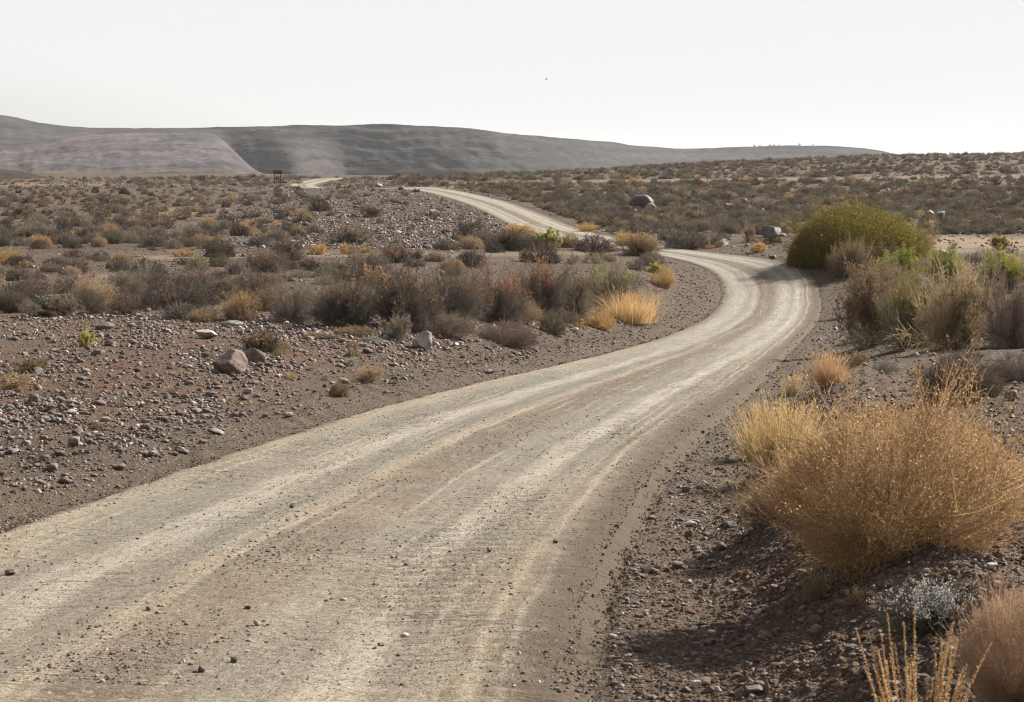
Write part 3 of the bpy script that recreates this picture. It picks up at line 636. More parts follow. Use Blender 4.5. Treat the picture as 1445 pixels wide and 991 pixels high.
HANDS = [
 # foreground right
 (1252, 804, 425, 262, 'vase', 'herotwig', 'heroleaf', 'huge golden straw coloured bush spilling over the right roadside bank', 'hero'),
 (1110, 668, 130, 150, 'grass', 'straw', 'straw', 'tall dry straw grass with seed heads against the left flank of the huge golden bush', 'hi'),
 (1066, 650, 62, 112, 'grass', 'straw', 'straw', 'thin dry grass stalks over the road shoulder at the left tip of the golden bush', 'mid'),
 (1170, 545, 62, 70, 'grass', 'straw', 'straw', 'bright upright straw grass tuft behind the huge golden bush, beside the road', 'hi'),
 (1120, 560, 40, 46, 'grass', 'tan', 'straw', 'short thin tan grass tuft just left of the bright upright straw tuft', 'mid'),
 (1128, 742, 130, 120, 'vase', 'herotwig', 'one', 'smaller straw coloured bush leaning out at the lower left of the huge golden bush', 'hi'),
 (1088, 735, 95, 62, 'open', 'tan', 'brown', 'low brown wispy shrub on the bank below the left side of the huge golden bush', 'hi'),
 (1358, 568, 132, 74, 'fluff', 'purple', 'one', 'rounded purple brown shrub between the huge golden bush and the dark thicket', 'hi'),
 (1434, 540, 76, 42, 'dome', 'dark', 'one', 'dark brown crusty shrub cut off by the right edge above the golden bush', 'hi'),
 (1305, 905, 135, 92, 'open', 'dark', 'white', 'dark twiggy shrub capped with silvery white leaves below the huge golden bush', 'hi'),
 (1432, 1000, 200, 190, 'vase', 'rust', 'rust', 'rusty brown fluffy bush in the bottom right corner', 'hero'),
 (1150, 850, 44, 62, 'grass', 'tan', 'tan', 'small sparse dry tuft on the dark bank left of the silvery shrub', 'mid'),
 (1210, 862, 50, 34, 'open', 'tan', 'brown', 'low dry sprig on the bank just left of the silvery shrub', 'mid'),
 (1212, 516, 42, 22, 'fluff', 'tan', 'one', 'small pinkish tan tuft in front of the dark thicket', 'mid'),
 (1248, 528, 44, 20, 'dome', 'grey', 'one', 'small grey cushion shrub between the straw tuft and the purple brown shrub', 'mid'),
 # thicket on the right
 (1232, 490, 122, 122, 'leafy', 'olive', 'brown', 'dark thicket bush with a pinkish orange top, nearest the road', 'hi'),
 (1256, 428, 96, 68, 'open', 'olive', 'orange', 'orange leaved twigs rising from the top of the dark thicket', 'hi'),
 (1290, 492, 118, 118, 'open', 'olive', 'yolive', 'open bush with yellowish olive tips in the middle of the thicket', 'hi'),
 (1352, 494, 138, 136, 'open', 'tan', 'tan', 'tall olive brown twiggy bush in the centre right of the thicket', 'hi'),
 (1425, 492, 116, 112, 'open', 'purple', 'tan', 'brown grey twiggy bush at the right end of the thicket', 'hi'),
 (1266, 408, 74, 60, 'leafy', 'dark', 'green', 'bright green leafy bush behind the orange topped thicket bush', 'hi'),
 (1335, 404, 66, 52, 'leafy', 'dark', 'green', 'rounded light green bush behind the middle of the thicket', 'hi'),
 (1412, 415, 84, 66, 'leafy', 'dark', 'green', 'upright yellow green leafy bush behind the right end of the thicket', 'hi'),
 (1200, 392, 62, 58, 'open', 'tan', 'brown', 'pale pinkish tan bush between the olive dome and the thicket', 'hi'),
 (1240, 385, 60, 40, 'open', 'tan', 'brown', 'dry pinkish bush below the right half of the olive dome', 'mid'),
 (1210, 379, 212, 86, 'fluff', 'olivetwig', 'yolive', 'big rounded yellow olive bush beside the bend of the road', 'hero'),
 (1292, 362, 56, 46, 'open', 'brown', 'gold', 'golden brown bush hugging the right end of the olive dome', 'hi'),
 (1134, 380, 58, 46, 'fluff', 'olivetwig', 'yolive', 'low dark olive bush at the left foot of the olive dome, touching the road shadow', 'hi'),
 (1300, 384, 46, 20, 'dome', 'purple', 'one', 'grey purple cushion shrub right of the olive dome, left of a pale round rock', 'mid'),
 (1412, 354, 28, 24, 'leafy', 'tan', 'yolive', 'small yellowish bush alone on the sandy flat at the right', 'mid'),
 (1344, 352, 14, 14, 'dome', 'dark', 'one', 'small dark shrub alone on the sandy flat at the right', 'low'),
 (1376, 372, 40, 16, 'dome', 'purple', 'one', 'low purple shrub behind the green bush at the right', 'mid'),
 (1425, 376, 44, 18, 'dome', 'tan', 'one', 'low tan shrub at the right edge behind the yellow green bush', 'mid'),
 # around the bend, beyond the road
 (968, 352, 66, 32, 'dome', 'grey', 'one', 'wide grey dome shrub behind the bend of the road', 'mid'),
 (1000, 350, 44, 28, 'dome', 'purple', 'one', 'brownish dome shrub on the right side of the grey row behind the bend', 'mid'),
 (974, 353, 26, 20, 'fluff', 'tan', 'one', 'tan rounded shrub in front of the grey row behind the bend', 'low'),
 (1001, 352, 16, 8, 'vase', 'gold', 'one', 'tiny golden tuft at the front of the grey row behind the bend', 'low'),
 (945, 340, 40, 22, 'dome', 'dark', 'one', 'dark shrub at the left end of the grey row behind the bend', 'mid'),
 (1070, 357, 30, 18, 'vase', 'gold', 'one', 'orange tan shrub left of the olive dome, across the bend', 'low'),
 (1056, 342, 26, 26, 'open', 'tan', 'brown', 'wispy tan bush behind the orange tan shrub across the bend', 'mid'),
 (1090, 345, 30, 18, 'dome', 'dark', 'one', 'dark shrub below the dark boulder left of the olive dome', 'mid'),
 (1078, 296, 36, 21, 'dome', 'grey', 'one', 'lone grey dome bush on the far slope above the bend', 'mid'),
 (1018, 348, 20, 12, 'dome', 'white', 'one', 'small whitish shrub at the right end of the grey row behind the bend', 'low'),
 (905, 362, 62, 38, 'open', 'tan', 'gold', 'spreading orange tan bush at the left side of the road bend', 'hi'),
 (880, 350, 38, 26, 'vase', 'gold', 'one', 'orange shrub just left of the spreading orange tan bush', 'mid'),
 (828, 330, 34, 16, 'vase', 'gold', 'one', 'golden shrub at the foot of the far road section', 'mid'),
 (838, 356, 62, 24, 'fluff', 'purple', 'one', 'purple brown dome shrub left of the road bend', 'mid'),
 (805, 350, 32, 20, 'fluff', 'tan', 'one', 'tan gold shrub left of the purple dome near the bend', 'mid'),
 (770, 352, 48, 30, 'leafy', 'tan', 'ygreen', 'yellow green bush in front of the far road section', 'mid'),
 (758, 352, 30, 16, 'dome', 'purple', 'one', 'small purple shrub below the yellow green bush', 'low'),
 (722, 354, 76, 34, 'open', 'dark', 'brown', 'dark wide bush in front of the far road section', 'hi'),
 (735, 332, 50, 18, 'vase', 'gold', 'one', 'golden topped shrub against the far road section', 'mid'),
 (690, 350, 48, 26, 'open', 'grey', 'brown', 'greyish brown bush left of the dark wide bush by the far road', 'mid'),
 (665, 340, 54, 34, 'dome', 'dark', 'one', 'dark leaning shrub at the foot of the stony hump', 'mid'),
 (664, 352, 40, 20, 'fluff', 'tan', 'one', 'tan shrub in front of the dark leaning shrub', 'mid'),
 (632, 354, 34, 16, 'dome', 'olive', 'one', 'low olive shrub at the left end of the row by the far road', 'mid'),
 (762, 372, 60, 26, 'fluff', 'purple', 'one', 'low purple brown shrub behind the orange leaved bush', 'mid'),
 (660, 378, 48, 28, 'fluff', 'purple', 'one', 'reddish brown dome shrub behind the grey hedge', 'mid'),
 (625, 370, 30, 16, 'dome', 'grey', 'one', 'small grey shrub left of the reddish brown dome', 'low'),
 (935, 408, 38, 30, 'vase', 'gold', 'one', 'round golden shrub on the bank at the left of the bend', 'mid'),
 (928, 388, 28, 18, 'leafy', 'tan', 'ygreen', 'small yellow green shrub behind the round golden shrub', 'mid'),
 (918, 376, 44, 22, 'dome', 'purple', 'one', 'low brown purple shrub on the bank left of the bend', 'mid'),
 (895, 382, 34, 16, 'dome', 'grey', 'one', 'grey low shrub right behind the yellow green bush by the bend', 'mid'),
 # long hedge in the left middle
 (888, 458, 96, 66, 'grass', 'straw', 'straw', 'big pale straw grass clump at the right end of the grey hedge', 'hi'),
 (862, 440, 92, 74, 'open', 'grey', 'ygreen', 'tall bush with yellow green leaves near the right end of the hedge', 'hi'),
 (800, 455, 84, 78, 'open', 'olive', 'tan', 'olive grey bush left of the yellow green one in the hedge', 'hi'),
 (762, 452, 96, 92, 'open', 'grey', 'orange', 'tall twiggy bush covered in orange dry leaves in the hedge', 'hi'),
 (700, 458, 104, 82, 'open', 'grey', 'orange', 'grey twiggy bush with a few orange tips, left of the orange leaved bush', 'hi'),
 (640, 455, 108, 84, 'open', 'grey', 'brown', 'plain grey twiggy bush in the middle of the hedge', 'hi'),
 (575, 468, 118, 96, 'open', 'dark', 'brown', 'largest dark grey twiggy bush in the hedge, left of the round purple shrub', 'hi'),
 (482, 463, 96, 78, 'open', 'grey', 'brown', 'brown twiggy bush at the left of the hedge with dark stems', 'hi'),
 (520, 415, 70, 44, 'open', 'grey', 'orange', 'orange flecked grey bush behind the left part of the hedge', 'mid'),
 (412, 458, 92, 68, 'open', 'grey', 'tan', 'grey tan feathery bush left of the hedge', 'hi'),
 (340, 455, 66, 48, 'open', 'tan', 'gold', 'golden brown feathery bush right of the dark mound shrub', 'hi'),
 (375, 440, 50, 34, 'fluff', 'tan', 'one', 'tan rounded bush behind the two feathery bushes', 'mid'),
 (845, 466, 60, 30, 'vase', 'gold', 'one', 'low golden shrub in front of the straw grass clump', 'mid'),
 (816, 466, 18, 22, 'vase', 'gold', 'one', 'tiny golden shrub left of the low golden shrub', 'low'),
 (910, 452, 34, 22, 'fluff', 'tan', 'one', 'tan shrub at the right foot of the straw grass clump', 'mid'),
 (780, 475, 42, 34, 'fluff', 'olive', 'one', 'small olive brown egg shaped shrub in front of the orange leaved bush', 'mid'),
 (716, 490, 96, 36, 'fluff', 'purple', 'one', 'long low brown shrub beside the road bank right of the pale topped boulder', 'hi'),
 (628, 476, 96, 40, 'fluff', 'purple', 'one', 'round purple brown shrub just behind the pale topped boulder', 'hi'),
 (560, 482, 46, 40, 'open', 'grey', 'brown', 'bare pale grey twigs left of the round purple brown shrub', 'mid'),
 (597, 472, 34, 26, 'dome', 'sage', 'one', 'greenish grey shrub at the left of the round purple brown shrub', 'low'),
 (248, 438, 98, 50, 'dome', 'dark', 'one', 'large dark mound shrub in the left middle', 'hi'),
 (275, 412, 70, 34, 'fluff', 'purple', 'one', 'brown top shrub just behind the large dark mound', 'mid'),
 (258, 454, 70, 30, 'dome', 'grey', 'one', 'low grey shrub in front of the large dark mound', 'mid'),
 (238, 428, 24, 20, 'vase', 'gold', 'one', 'small golden tuft at the foot of the large dark mound', 'low'),
 (133, 440, 72, 50, 'open', 'tan', 'tan', 'tan feathery bush left of the large dark mound', 'hi'),
 (98, 414, 46, 30, 'dome', 'purple', 'one', 'dark purple shrub behind the tan feathery bush at the left', 'mid'),
 (70, 448, 74, 34, 'open', 'olive', 'sage', 'wide olive grey shrub beside the stony field at the left', 'mid'),
 (22, 442, 56, 30, 'fluff', 'olive', 'one', 'olive shrub at the left edge beside the stony field', 'mid'),
 (28, 420, 48, 24, 'fluff', 'purple', 'one', 'rounded purple grey shrub second from the left edge', 'mid'),
 (210, 395, 60, 30, 'dome', 'dark', 'one', 'dark grey shrub behind the large dark mound, to its left', 'mid'),
 (180, 405, 44, 24, 'dome', 'olive', 'one', 'olive dark shrub left of the large dark mound', 'mid'),
 (280, 381, 34, 24, 'dome', 'olive', 'one', 'small olive shrub beside the sandy track at the left', 'mid'),
 (375, 385, 84, 34, 'open', 'purple', 'brown', 'wide purple grey bush below the sandy track', 'hi'),
 (400, 370, 66, 34, 'open', 'grey', 'brown', 'grey bush behind the wide purple grey bush', 'mid'),
 (520, 394, 80, 42, 'open', 'grey', 'brown', 'dark grey open bush below the golden trio', 'hi'),
 (560, 372, 56, 26, 'open', 'grey', 'orange', 'grey bush with orange flecks right of the golden trio', 'mid'),
 (310, 363, 50, 24, 'fluff', 'purple', 'one', 'purple brown shrub with a golden tuft beside it at the sandy track', 'mid'),
 (304, 362, 12, 11, 'vase', 'gold', 'one', 'tiny golden tuft in front of the purple brown shrub at the sandy track', 'low'),
 (258, 363, 40, 13, 'vase', 'gold', 'one', 'low golden shrub beside the sandy track', 'low'),
 (448, 360, 28, 19, 'vase', 'gold', 'one', 'left one of the golden trio beside the sandy track', 'low'),
 (490, 359, 28, 17, 'vase', 'gold', 'one', 'middle one of the golden trio beside the sandy track', 'low'),
 (515, 358, 22, 15, 'vase', 'gold', 'one', 'right one of the golden trio beside the sandy track', 'low'),
 (558, 356, 40, 14, 'dome', 'purple', 'one', 'low purple shrub right of the golden trio at the sandy track', 'mid'),
 (500, 346, 84, 30, 'open', 'grey', 'brown', 'hazy grey bush behind the golden trio', 'mid'),
 (352, 321, 26, 12, 'vase', 'gold', 'one', 'golden shrub on the stony slope, left and largest of a row of three', 'low'),
 (389, 321, 18, 10, 'vase', 'gold', 'one', 'golden shrub on the stony slope, middle of a row of three', 'low'),
 (418, 327, 16, 9, 'vase', 'gold', 'one', 'golden shrub on the stony slope, right and lowest of a row of three', 'low'),
 (295, 318, 22, 12, 'vase', 'gold', 'one', 'golden shrub up slope at the left of the row of three golden shrubs', 'low'),
 (452, 299, 32, 20, 'dome', 'dark', 'one', 'dark upright shrub on the stony hump below the distant road end', 'mid'),
 (524, 308, 38, 20, 'open', 'dark', 'brown', 'dark open shrub in the middle of the stony hump', 'mid'),
 (548, 324, 14, 9, 'dome', 'dgreen', 'one', 'small dark green shrub on the stony hump', 'low'),
 (595, 335, 13, 8, 'dome', 'olive', 'one', 'small olive shrub low on the stony hump', 'low'),
 (10, 375, 46, 24, 'vase', 'gold', 'one', 'golden topped shrub at the left edge below the sandy rise', 'mid'),
 (6, 366, 24, 9, 'vase', 'gold', 'one', 'small golden tuft at the left edge', 'low'),
 # tufts in the left foreground
 (120, 490, 30, 26, 'leafy', 'straw', 'ygreen', 'pale yellow green tuft standing alone on the stony field', 'mid'),
 (366, 498, 72, 34, 'open', 'olive', 'brown', 'dry brown bush just behind the big pinkish boulder', 'mid'),
 (390, 500, 40, 22, 'fluff', 'tan', 'one', 'tan fluffy tuft right of the dry brown bush behind the boulder', 'mid'),
 (42, 527, 60, 24, 'open', 'tan', 'tan', 'thin pinkish tan tuft at the far left of the stony field', 'mid'),
 (25, 552, 80, 26, 'open', 'tan', 'tan', 'wide wispy tan tuft at the left edge of the stony field', 'mid'),
 (500, 516, 30, 15, 'dome', 'sage', 'one', 'small sage green tuft between the two boulders', 'low'),
 (530, 485, 24, 13, 'dome', 'sage', 'one', 'small sage green tuft in front of the hedge', 'low'),
 (541, 508, 18, 9, 'dome', 'sage', 'one', 'faint sage tuft just left below the pale topped boulder', 'low'),
 (498, 495, 18, 16, 'fluff', 'tan', 'one', 'small upright tan tuft between the two boulders', 'low'),
 (500, 475, 70, 14, 'fluff', 'tan', 'one', 'low pinkish dry grass mat along the foot of the hedge', 'mid'),
 (450, 480, 50, 10, 'fluff', 'tan', 'one', 'flat pinkish tuft left of the dry grass mat', 'mid'),
 (478, 560, 30, 22, 'fluff', 'tan', 'one', 'tan tuft on the crest of the left road bank', 'mid'),
 (520, 540, 50, 24, 'open', 'tan', 'tan', 'thin brown tuft on the left road bank', 'mid'),
]
print('plants start', round(time.time() - T0, 1))
ANCH = []      # things to name others by: (px, py, phrase)
for (px, py, w, h, kd, tm, lm, lab, lod) in HANDS:
    o = put_plant(px, py, w, h, kd, tm, lm, lab, lod=lod)
    if o is None: print('MISSED', lab)
# pale yellow spikes at the bottom right, near the lens
def spikes(px0, px1, n, py_top, D, label):
    rg = np.random.default_rng(4); parts = []
    cx_ = (px0 + px1) / 2; X0 = a_of(cx_, 991)[0] * D / F; z0 = float(ground_z(X0, D)[0])
    root = link('spiky_plant', None, label=label, category='plant'); root.location = (X0, D, z0)
    st = []; lf = []
    for i in range(n):
        px = rg.uniform(px0, px1); top = py_top + rg.uniform(0, 90) + abs(px - cx_ - 10) * .45
        x1, _, z1 = world_at(px, top, D + rg.uniform(-.15, .15)); dy = rg.uniform(-.15, .15)
        P = np.array([[(px - cx_) * .35 * D / F, dy * .3, 0.0]]); T = np.array([[x1 - X0, dy, z1 - z0]]); d = T - P; L = np.linalg.norm(d)
        v, f, C = ribbons(rg, P, unit(d), L, .006, .003, 6, rg.normal(size=(1, 3)) * .06); st.append((v, f))
        m = int(L / .0022); u = rg.uniform(.25, 1.0, m); q = np.stack([np.interp(u * 6, np.arange(7), C[0, :, k]) for k in range(3)], 1)
        q += rg.normal(size=q.shape) * (.007 * (1.15 - u))[:, None]; lf.append(flecks(rg, q, .0052, 1.1))
    a = cat(st); b = cat(lf); link('stems', mesh_np('stems', a[0], a[1], (PM['tan'],)), root); link('leaves', mesh_np('leaves', b[0], b[1], (PM['straw'],)), root)
spikes(1228, 1376, 46, 868, 8.6, 'pale yellow upright spiky plant at the bottom edge, left of the rusty bush')
print('hand plants', round(time.time() - T0, 1))

# ------------------------------------------------------------------ rocks
def rock_mat(name, c1, c2, c3, var=.25):
    m, k, out = new_mat(name); tc = k.new('ShaderNodeTexCoord').outputs['Object']; oi = k.new('ShaderNodeObjectInfo')
    off = k.new('ShaderNodeVectorMath', operation='ADD'); k.link(tc, off.inputs[0])
    cx_ = k.new('ShaderNodeCombineXYZ'); k.link(k.math('MULTIPLY', oi.outputs['Random'], 50), cx_.inputs[0]); k.link(cx_.outputs[0], off.inputs[1])
    n = k.noise(off.outputs[0], 1.6, 5, .65); n2 = k.noise(off.outputs[0], 7, 4, .7)
    c = k.ramp(n, [(.35, c1), (.5, c2), (.68, c3)]); c = k.mix(k.mapr(n2, .5, .7, 0, .5), c, tuple(x * .55 for x in c1))
    hs = k.new('ShaderNodeHueSaturation'); k.link(c, hs.inputs['Color']); k.link(k.mapr(k.math('FRACT', k.math('MULTIPLY', oi.outputs['Random'], 91.3)), 0, 1, 1 - var, 1 + var), hs.inputs['Value'])
    bs = k.new('ShaderNodeBsdfPrincipled'); k.link(hs.outputs[0], bs.inputs['Base Color']); bs.inputs['Roughness'].default_value = .72; bs.inputs['Specular IOR Level'].default_value = .4
    b = k.new('ShaderNodeBump'); b.inputs['Strength'].default_value = .5; b.inputs['Distance'].default_value = .06; k.link(k.math('ADD', n, k.math('MULTIPLY', n2, .5)), b.inputs['Height'])
    k.link(b.outputs[0], bs.inputs['Normal']); k.link(bs.outputs[0], out.inputs[0]); return m
RM = {
 'pink': rock_mat('pinkish_rock', (.085, .052, .046), (.145, .094, .083), (.22, .16, .145)),
 'brown': rock_mat('brown_rock', (.085, .06, .047), (.14, .10, .078), (.20, .155, .12)),
 'dark': rock_mat('dark_rock', (.06, .048, .045), (.11, .088, .082), (.17, .14, .13)),
 'grey': rock_mat('grey_rock', (.115, .10, .09), (.185, .165, .148), (.28, .25, .23)),
 'pale': rock_mat('pale_rock', (.24, .215, .19), (.36, .325, .29), (.50, .46, .41)),
}
def gravel_mat():
    m, k, out = new_mat('mixed_stones'); oi = k.new('ShaderNodeObjectInfo')
    c = k.ramp(oi.outputs['Random'], [(0, (.05, .038, .033)), (.25, (.085, .063, .054)), (.5, (.12, .086, .075)), (.75, (.165, .122, .108)), (.93, (.24, .195, .175)), (1, (.40, .36, .33))])
    n = k.noise(k.new('ShaderNodeTexCoord').outputs['Object'], 3, 3); c = k.mix(k.mapr(n, .4, .65, 0, .4), c, (.10, .075, .065))
    bs = k.new('ShaderNodeBsdfPrincipled'); k.link(c, bs.inputs['Base Color']); bs.inputs['Roughness'].default_value = .7; bs.inputs['Specular IOR Level'].default_value = .4
    k.link(bs.outputs[0], out.inputs[0]); return m
GRAV = gravel_mat()
import bmesh
def rock_geo(seed, sub, cuts=13, rough=.05, round_=.70):
    bm = bmesh.new(); bmesh.ops.create_icosphere(bm, subdivisions=sub, radius=1.0)
    V = np.array([v.co for v in bm.verts]); Fc = np.array([[v.index for v in f.verts] for f in bm.faces]); bm.free()
    rg = np.random.default_rng(seed)
    V *= 1 + .16 * fbm(V[:, 0] * 1.1 + seed, V[:, 1] * 1.1 + V[:, 2] * .8, seed, 2)[:, None]
    for _ in range(cuts):
        n = unit(rg.normal(size=3)); d = rg.uniform(round_ - .16, round_ + .12); p = V @ n
        V -= np.maximum(p - d, 0)[:, None] * n * .95
    V += unit(V) * (fbm(V[:, 0] * 3.1 + seed, V[:, 1] * 3.1 + V[:, 2] * 2.3, seed + 7, 4, .6) * rough)[:, None]
    return V, Fc
_rk = {}
def rock_mesh(seed, sub, mat, **kw):
    key = (seed, sub, mat)
    if key not in _rk:
        g = (seed, sub, tuple(kw.items()))
        if g not in _rk: _rk[g] = rock_geo(seed, sub, **kw)
        V, Fc = _rk[g]; _rk[key] = mesh_np('rock', V, Fc, (RM[mat] if mat else GRAV,), smooth=sub >= 3)
    return _rk[key]
def put_rock(px, py, w, h, mat, label, name='boulder', cat_='rock', group=None, seed=None, sub=4, depth=.8, tilt=None, sink=.22, at=None):
    if at is None:
        X, D = hit([px], [py]); D = D[0]
        if np.isnan(D): return None
    else: D = at
    r = w * .5 * D / F; Dc = D + r * .5 * depth; Xc = a_of(px, py)[0] * Dc / F; z = float(ground_z(Xc, Dc)[0])
    hz = max(h * D / F, .02) / (2 * (1 - sink))
    o = link(name, rock_mesh(rnd.randrange(8) if seed is None else seed, sub, mat)); o.location = (float(Xc), float(Dc), z + hz * (1 - 2 * sink))
    o.scale = (r, r * depth, hz); o.rotation_euler = tilt if tilt else (rnd.uniform(-.12, .12), rnd.uniform(-.12, .12), rnd.uniform(-.5, .5) + rnd.choice((0, math.pi)))
    if label is not None: o['label'] = label
    o['category'] = cat_
    if group: o['group'] = group
    return o
ROCKS = [
 (324, 529, 54, 36, 'pink', 'big pinkish brown boulder standing on the stony field left of the road', 21),
 (360, 514, 36, 26, 'pink', 'smaller pink boulder right behind the big pinkish brown boulder', 22),
 (598, 497, 33, 27, 'pale', 'round pale topped boulder beside the round purple brown shrub', 23),
 (292, 478, 36, 15, 'pale', 'pale whitish rock behind the big pinkish boulder, half buried', 24),
 (330, 462, 34, 9, 'grey', 'long flat grey rock at the foot of the golden brown feathery bush', 25),
 (146, 466, 34, 11, 'dark', 'dark flat rock behind the pale yellow green tuft', 26),
 (155, 489, 24, 10, 'brown', 'brown rock right of the pale yellow green tuft', 27),
 (106, 630, 22, 17, 'grey', 'upright pinkish grey stone low on the left bank, tallest there', 28),
 (168, 665, 26, 11, 'brown', 'brownish flat stone nearest the left edge of the road', 29),
 (73, 667, 24, 12, 'brown', 'brown blocky stone low on the left bank', 30),
 (110, 612, 22, 8, 'pink', 'flat pinkish stone just above the upright grey stone', 31),
 (49, 572, 18, 16, 'dark', 'dark purple stone high on the stony field at the left', 32),
 (84, 600, 14, 10, 'grey', 'small grey stone left of the flat pinkish stone', 33),
 (305, 615, 28, 8, 'grey', 'long flat stone on the left bank below the big boulder', 21),
 (408, 591, 15, 6, 'pale', 'small pale stone beside the blade marks on the left bank', 23),
 (286, 626, 14, 7, 'brown', 'small brown stone just below the long flat stone', 24),
 (906, 297, 36, 22, 'dark', 'large grey boulder with sunlit top on the far slope above the bend', 34),
 (920, 300, 18, 16, 'grey', 'grey boulder leaning on the right side of the large far boulder', 35),
 (896, 302, 12, 7, 'brown', 'small orange brown rock at the left foot of the large far boulder', 36),
 (1048, 289, 18, 9, 'pink', 'reddish block on the far slope left of the lone grey dome bush', 37),
 (1028, 295, 20, 9, 'dark', 'dark rounded rock left of the reddish block on the far slope', 38),
 (1088, 336, 44, 20, 'dark', 'large dark boulder left of the olive dome bush', 39),
 (1312, 308, 20, 12, 'grey', 'left one of two grey boulders on the slope above the sandy flat', 40),
 (1328, 309, 18, 12, 'grey', 'right one of two grey boulders on the slope above the sandy flat', 41),
 (1406, 317, 16, 14, 'dark', 'dark boulder on the slope at the far right', 42),
 (1332, 363, 18, 10, 'pale', 'round pale rock between the olive dome and the bright green bushes', 23),
 (1090, 367, 16, 6, 'brown', 'brown rock at the left foot of the olive dome by the bend', 27),
 (612, 305, 20, 9, 'pink', 'reddish rock on the stony hump beside the far road', 37),
 (534, 264, 14, 6, 'grey', 'grey rock on the crest of the stony hump', 40),
 (566, 268, 10, 6, 'dark', 'dark rock on the crest right where the far road ends', 42),
 (610, 245, 18, 5, 'brown', 'rocky outcrop on the skyline right of the far road', 36),
 (267, 285, 12, 6, 'pale', 'pale bright rock on the left slope above the golden row', 41),
 (811, 469, 16, 6, 'pale', 'pale flat stone between the egg shaped shrub and the low golden shrub', 23),
 (651, 476, 18, 4, 'pale', 'pale flat stone right of the round purple brown shrub', 25),
 (413, 746, 11, 7, 'brown', 'small brown stone alone on the left half of the road', 33),
 (690, 808, 9, 7, 'dark', 'small dark stone in the middle of the near road', 30),
 (484, 876, 12, 6, 'pale', 'pale stone on the near road left of centre', 24),
 (330, 973, 13, 13, 'brown', 'brown upright stone casting a shadow at the bottom of the road', 28),
 (285, 988, 14, 11, 'pink', 'pink stone at the very bottom edge of the road', 31),
 (572, 931, 15, 7, 'pale', 'pale flat stone with dark side at the bottom centre of the road', 25),
 (538, 944, 13, 6, 'grey', 'grey stone left below the pale flat stone at the bottom centre', 33),
 (363, 918, 12, 8, 'pale', 'white elongated stone on the brown gravel strip near the bottom', 21),
 (211, 901, 10, 9, 'grey', 'grey pointed stone in the lower left of the road', 28),
 (350, 896, 13, 6, 'dark', 'purple grey stone above the white elongated stone', 30),
 (15, 836, 24, 9, 'pink', 'pink rock at the left edge of the near road', 27),
 (784, 793, 10, 8, 'dark', 'dark stone on the right wheel track of the near road', 29),
 (1082, 905, 22, 14, 'pink', 'rounded pinkish stone on the lower bank at the right', 23),
 (1154, 898, 24, 16, 'grey', 'grey stone on the bank right of the rounded pinkish stone', 26),
 (1218, 958, 24, 16, 'pink', 'rounded pink stone on the bank left of the spiky plant', 31),
 (1064, 984, 34, 15, 'brown', 'wide brown stone at the bottom edge right of the road', 29),
 (993, 970, 28, 12, 'brown', 'brown stone near the bottom edge on the gravel shoulder', 32),
 (1003, 911, 20, 11, 'dark', 'dark stone lying in the shadow on the gravel shoulder', 30),
 (1013, 979, 13, 9, 'pale', 'small whitish stone beside the brown stone near the bottom edge', 21),
 (1203, 798, 26, 14, 'dark', 'dark stone under the huge golden bush, in its shade', 26),
 (1030, 746, 22, 12, 'dark', 'dark stone at the foot of the bank below the low wispy shrub', 42),
 (1018, 779, 20, 14, 'brown', 'brown clod like stone at the foot of the bank', 36),
 (1385, 566, 20, 10, 'grey', 'grey stone right in front of the rounded purple brown shrub', 25),
 (1428, 566, 24, 14, 'brown', 'brown rock at the right edge in front of the crusty shrub', 37),
 (1398, 806, 20, 10, 'pale', 'pale stone at the right foot of the huge golden bush', 24),
 (1427, 614, 10, 8, 'pale', 'white stone right of the huge golden bush', 23),
]
for i, (px, py, w, h, mt, lab, sd_) in enumerate(ROCKS):
    sub = 4 if w > 30 else 3
    t = (.0, .25, .5) if i == 0 else None
    o = put_rock(px, py, w, h, mt, lab, 'boulder' if w > 28 or py < 340 else 'stone', 'boulder' if w > 28 or py < 340 else 'stone', seed=sd_, sub=sub, tilt=t)
    if o is None: print('MISSED', lab)

# ------------------------------------------------------------------ scattered shrubs and stones
RG = np.random.default_rng(77)
STRIPS = [(200, 364, 470, 358, 4), (440, 361, 900, 357, 4), (1310, 345, 2200, 346, 12), (600, 259, 2200, 240, 1.6), (-900, 262, 330, 258, 5)]
def free_of_strips(px, py, k=1.0):
    ok = np.ones(len(px), bool)
    for x0, y0, x1, y1, w in STRIPS:
        yy = y0 + (y1 - y0) * (px - x0) / (x1 - x0); ok &= ~((px > x0) & (px < x1) & (np.abs(py - yy) < w * k))
    return ok
def zone(n, x0, x1, y0, y1, cond=None, ybias=None):
    px = RG.uniform(x0, x1, n); u = RG.random(n); py = y0 + (y1 - y0) * (u if ybias is None else u**ybias)
    if cond is not None:
        k = cond(px, py); px, py = px[k], py[k]
    return px, py
lerp = lambda y, y0, v0, y1, v1: v0 + (v1 - v0) * np.clip((y - y0) / (y1 - y0), 0, 1)
HX = np.array([[q[0], q[1], q[2], q[3]] for q in HANDS], float)
def clear_of_hands(px, py, k=.42):
    ok = np.ones(len(px), bool)
    for x, y, w, h in HX: ok &= ~((np.abs(px - x) < w * k) & (py < y + 3) & (py > y - h * .75))
    return ok
skl = lambda px: np.interp(px, [-400, 580, 650, 800, 1000, 1200, 1445, 1800], [250, 250, 249, 243, 232, 224, 218, 216])
shr = []     # px, py, width px, zone
def add_shr(px, py, w, zn): shr.append(np.stack([px, py, w, np.full(len(px), zn)], 1))
p = zone(270, -240, 640, 350, 450, lambda x, y: clear_of_hands(x, y, .3) & free_of_strips(x, y, 1.3)); add_shr(*p, lerp(p[1], 350, 26, 446, 60) * RG.uniform(.55, 1.15, len(p[0])), 0)
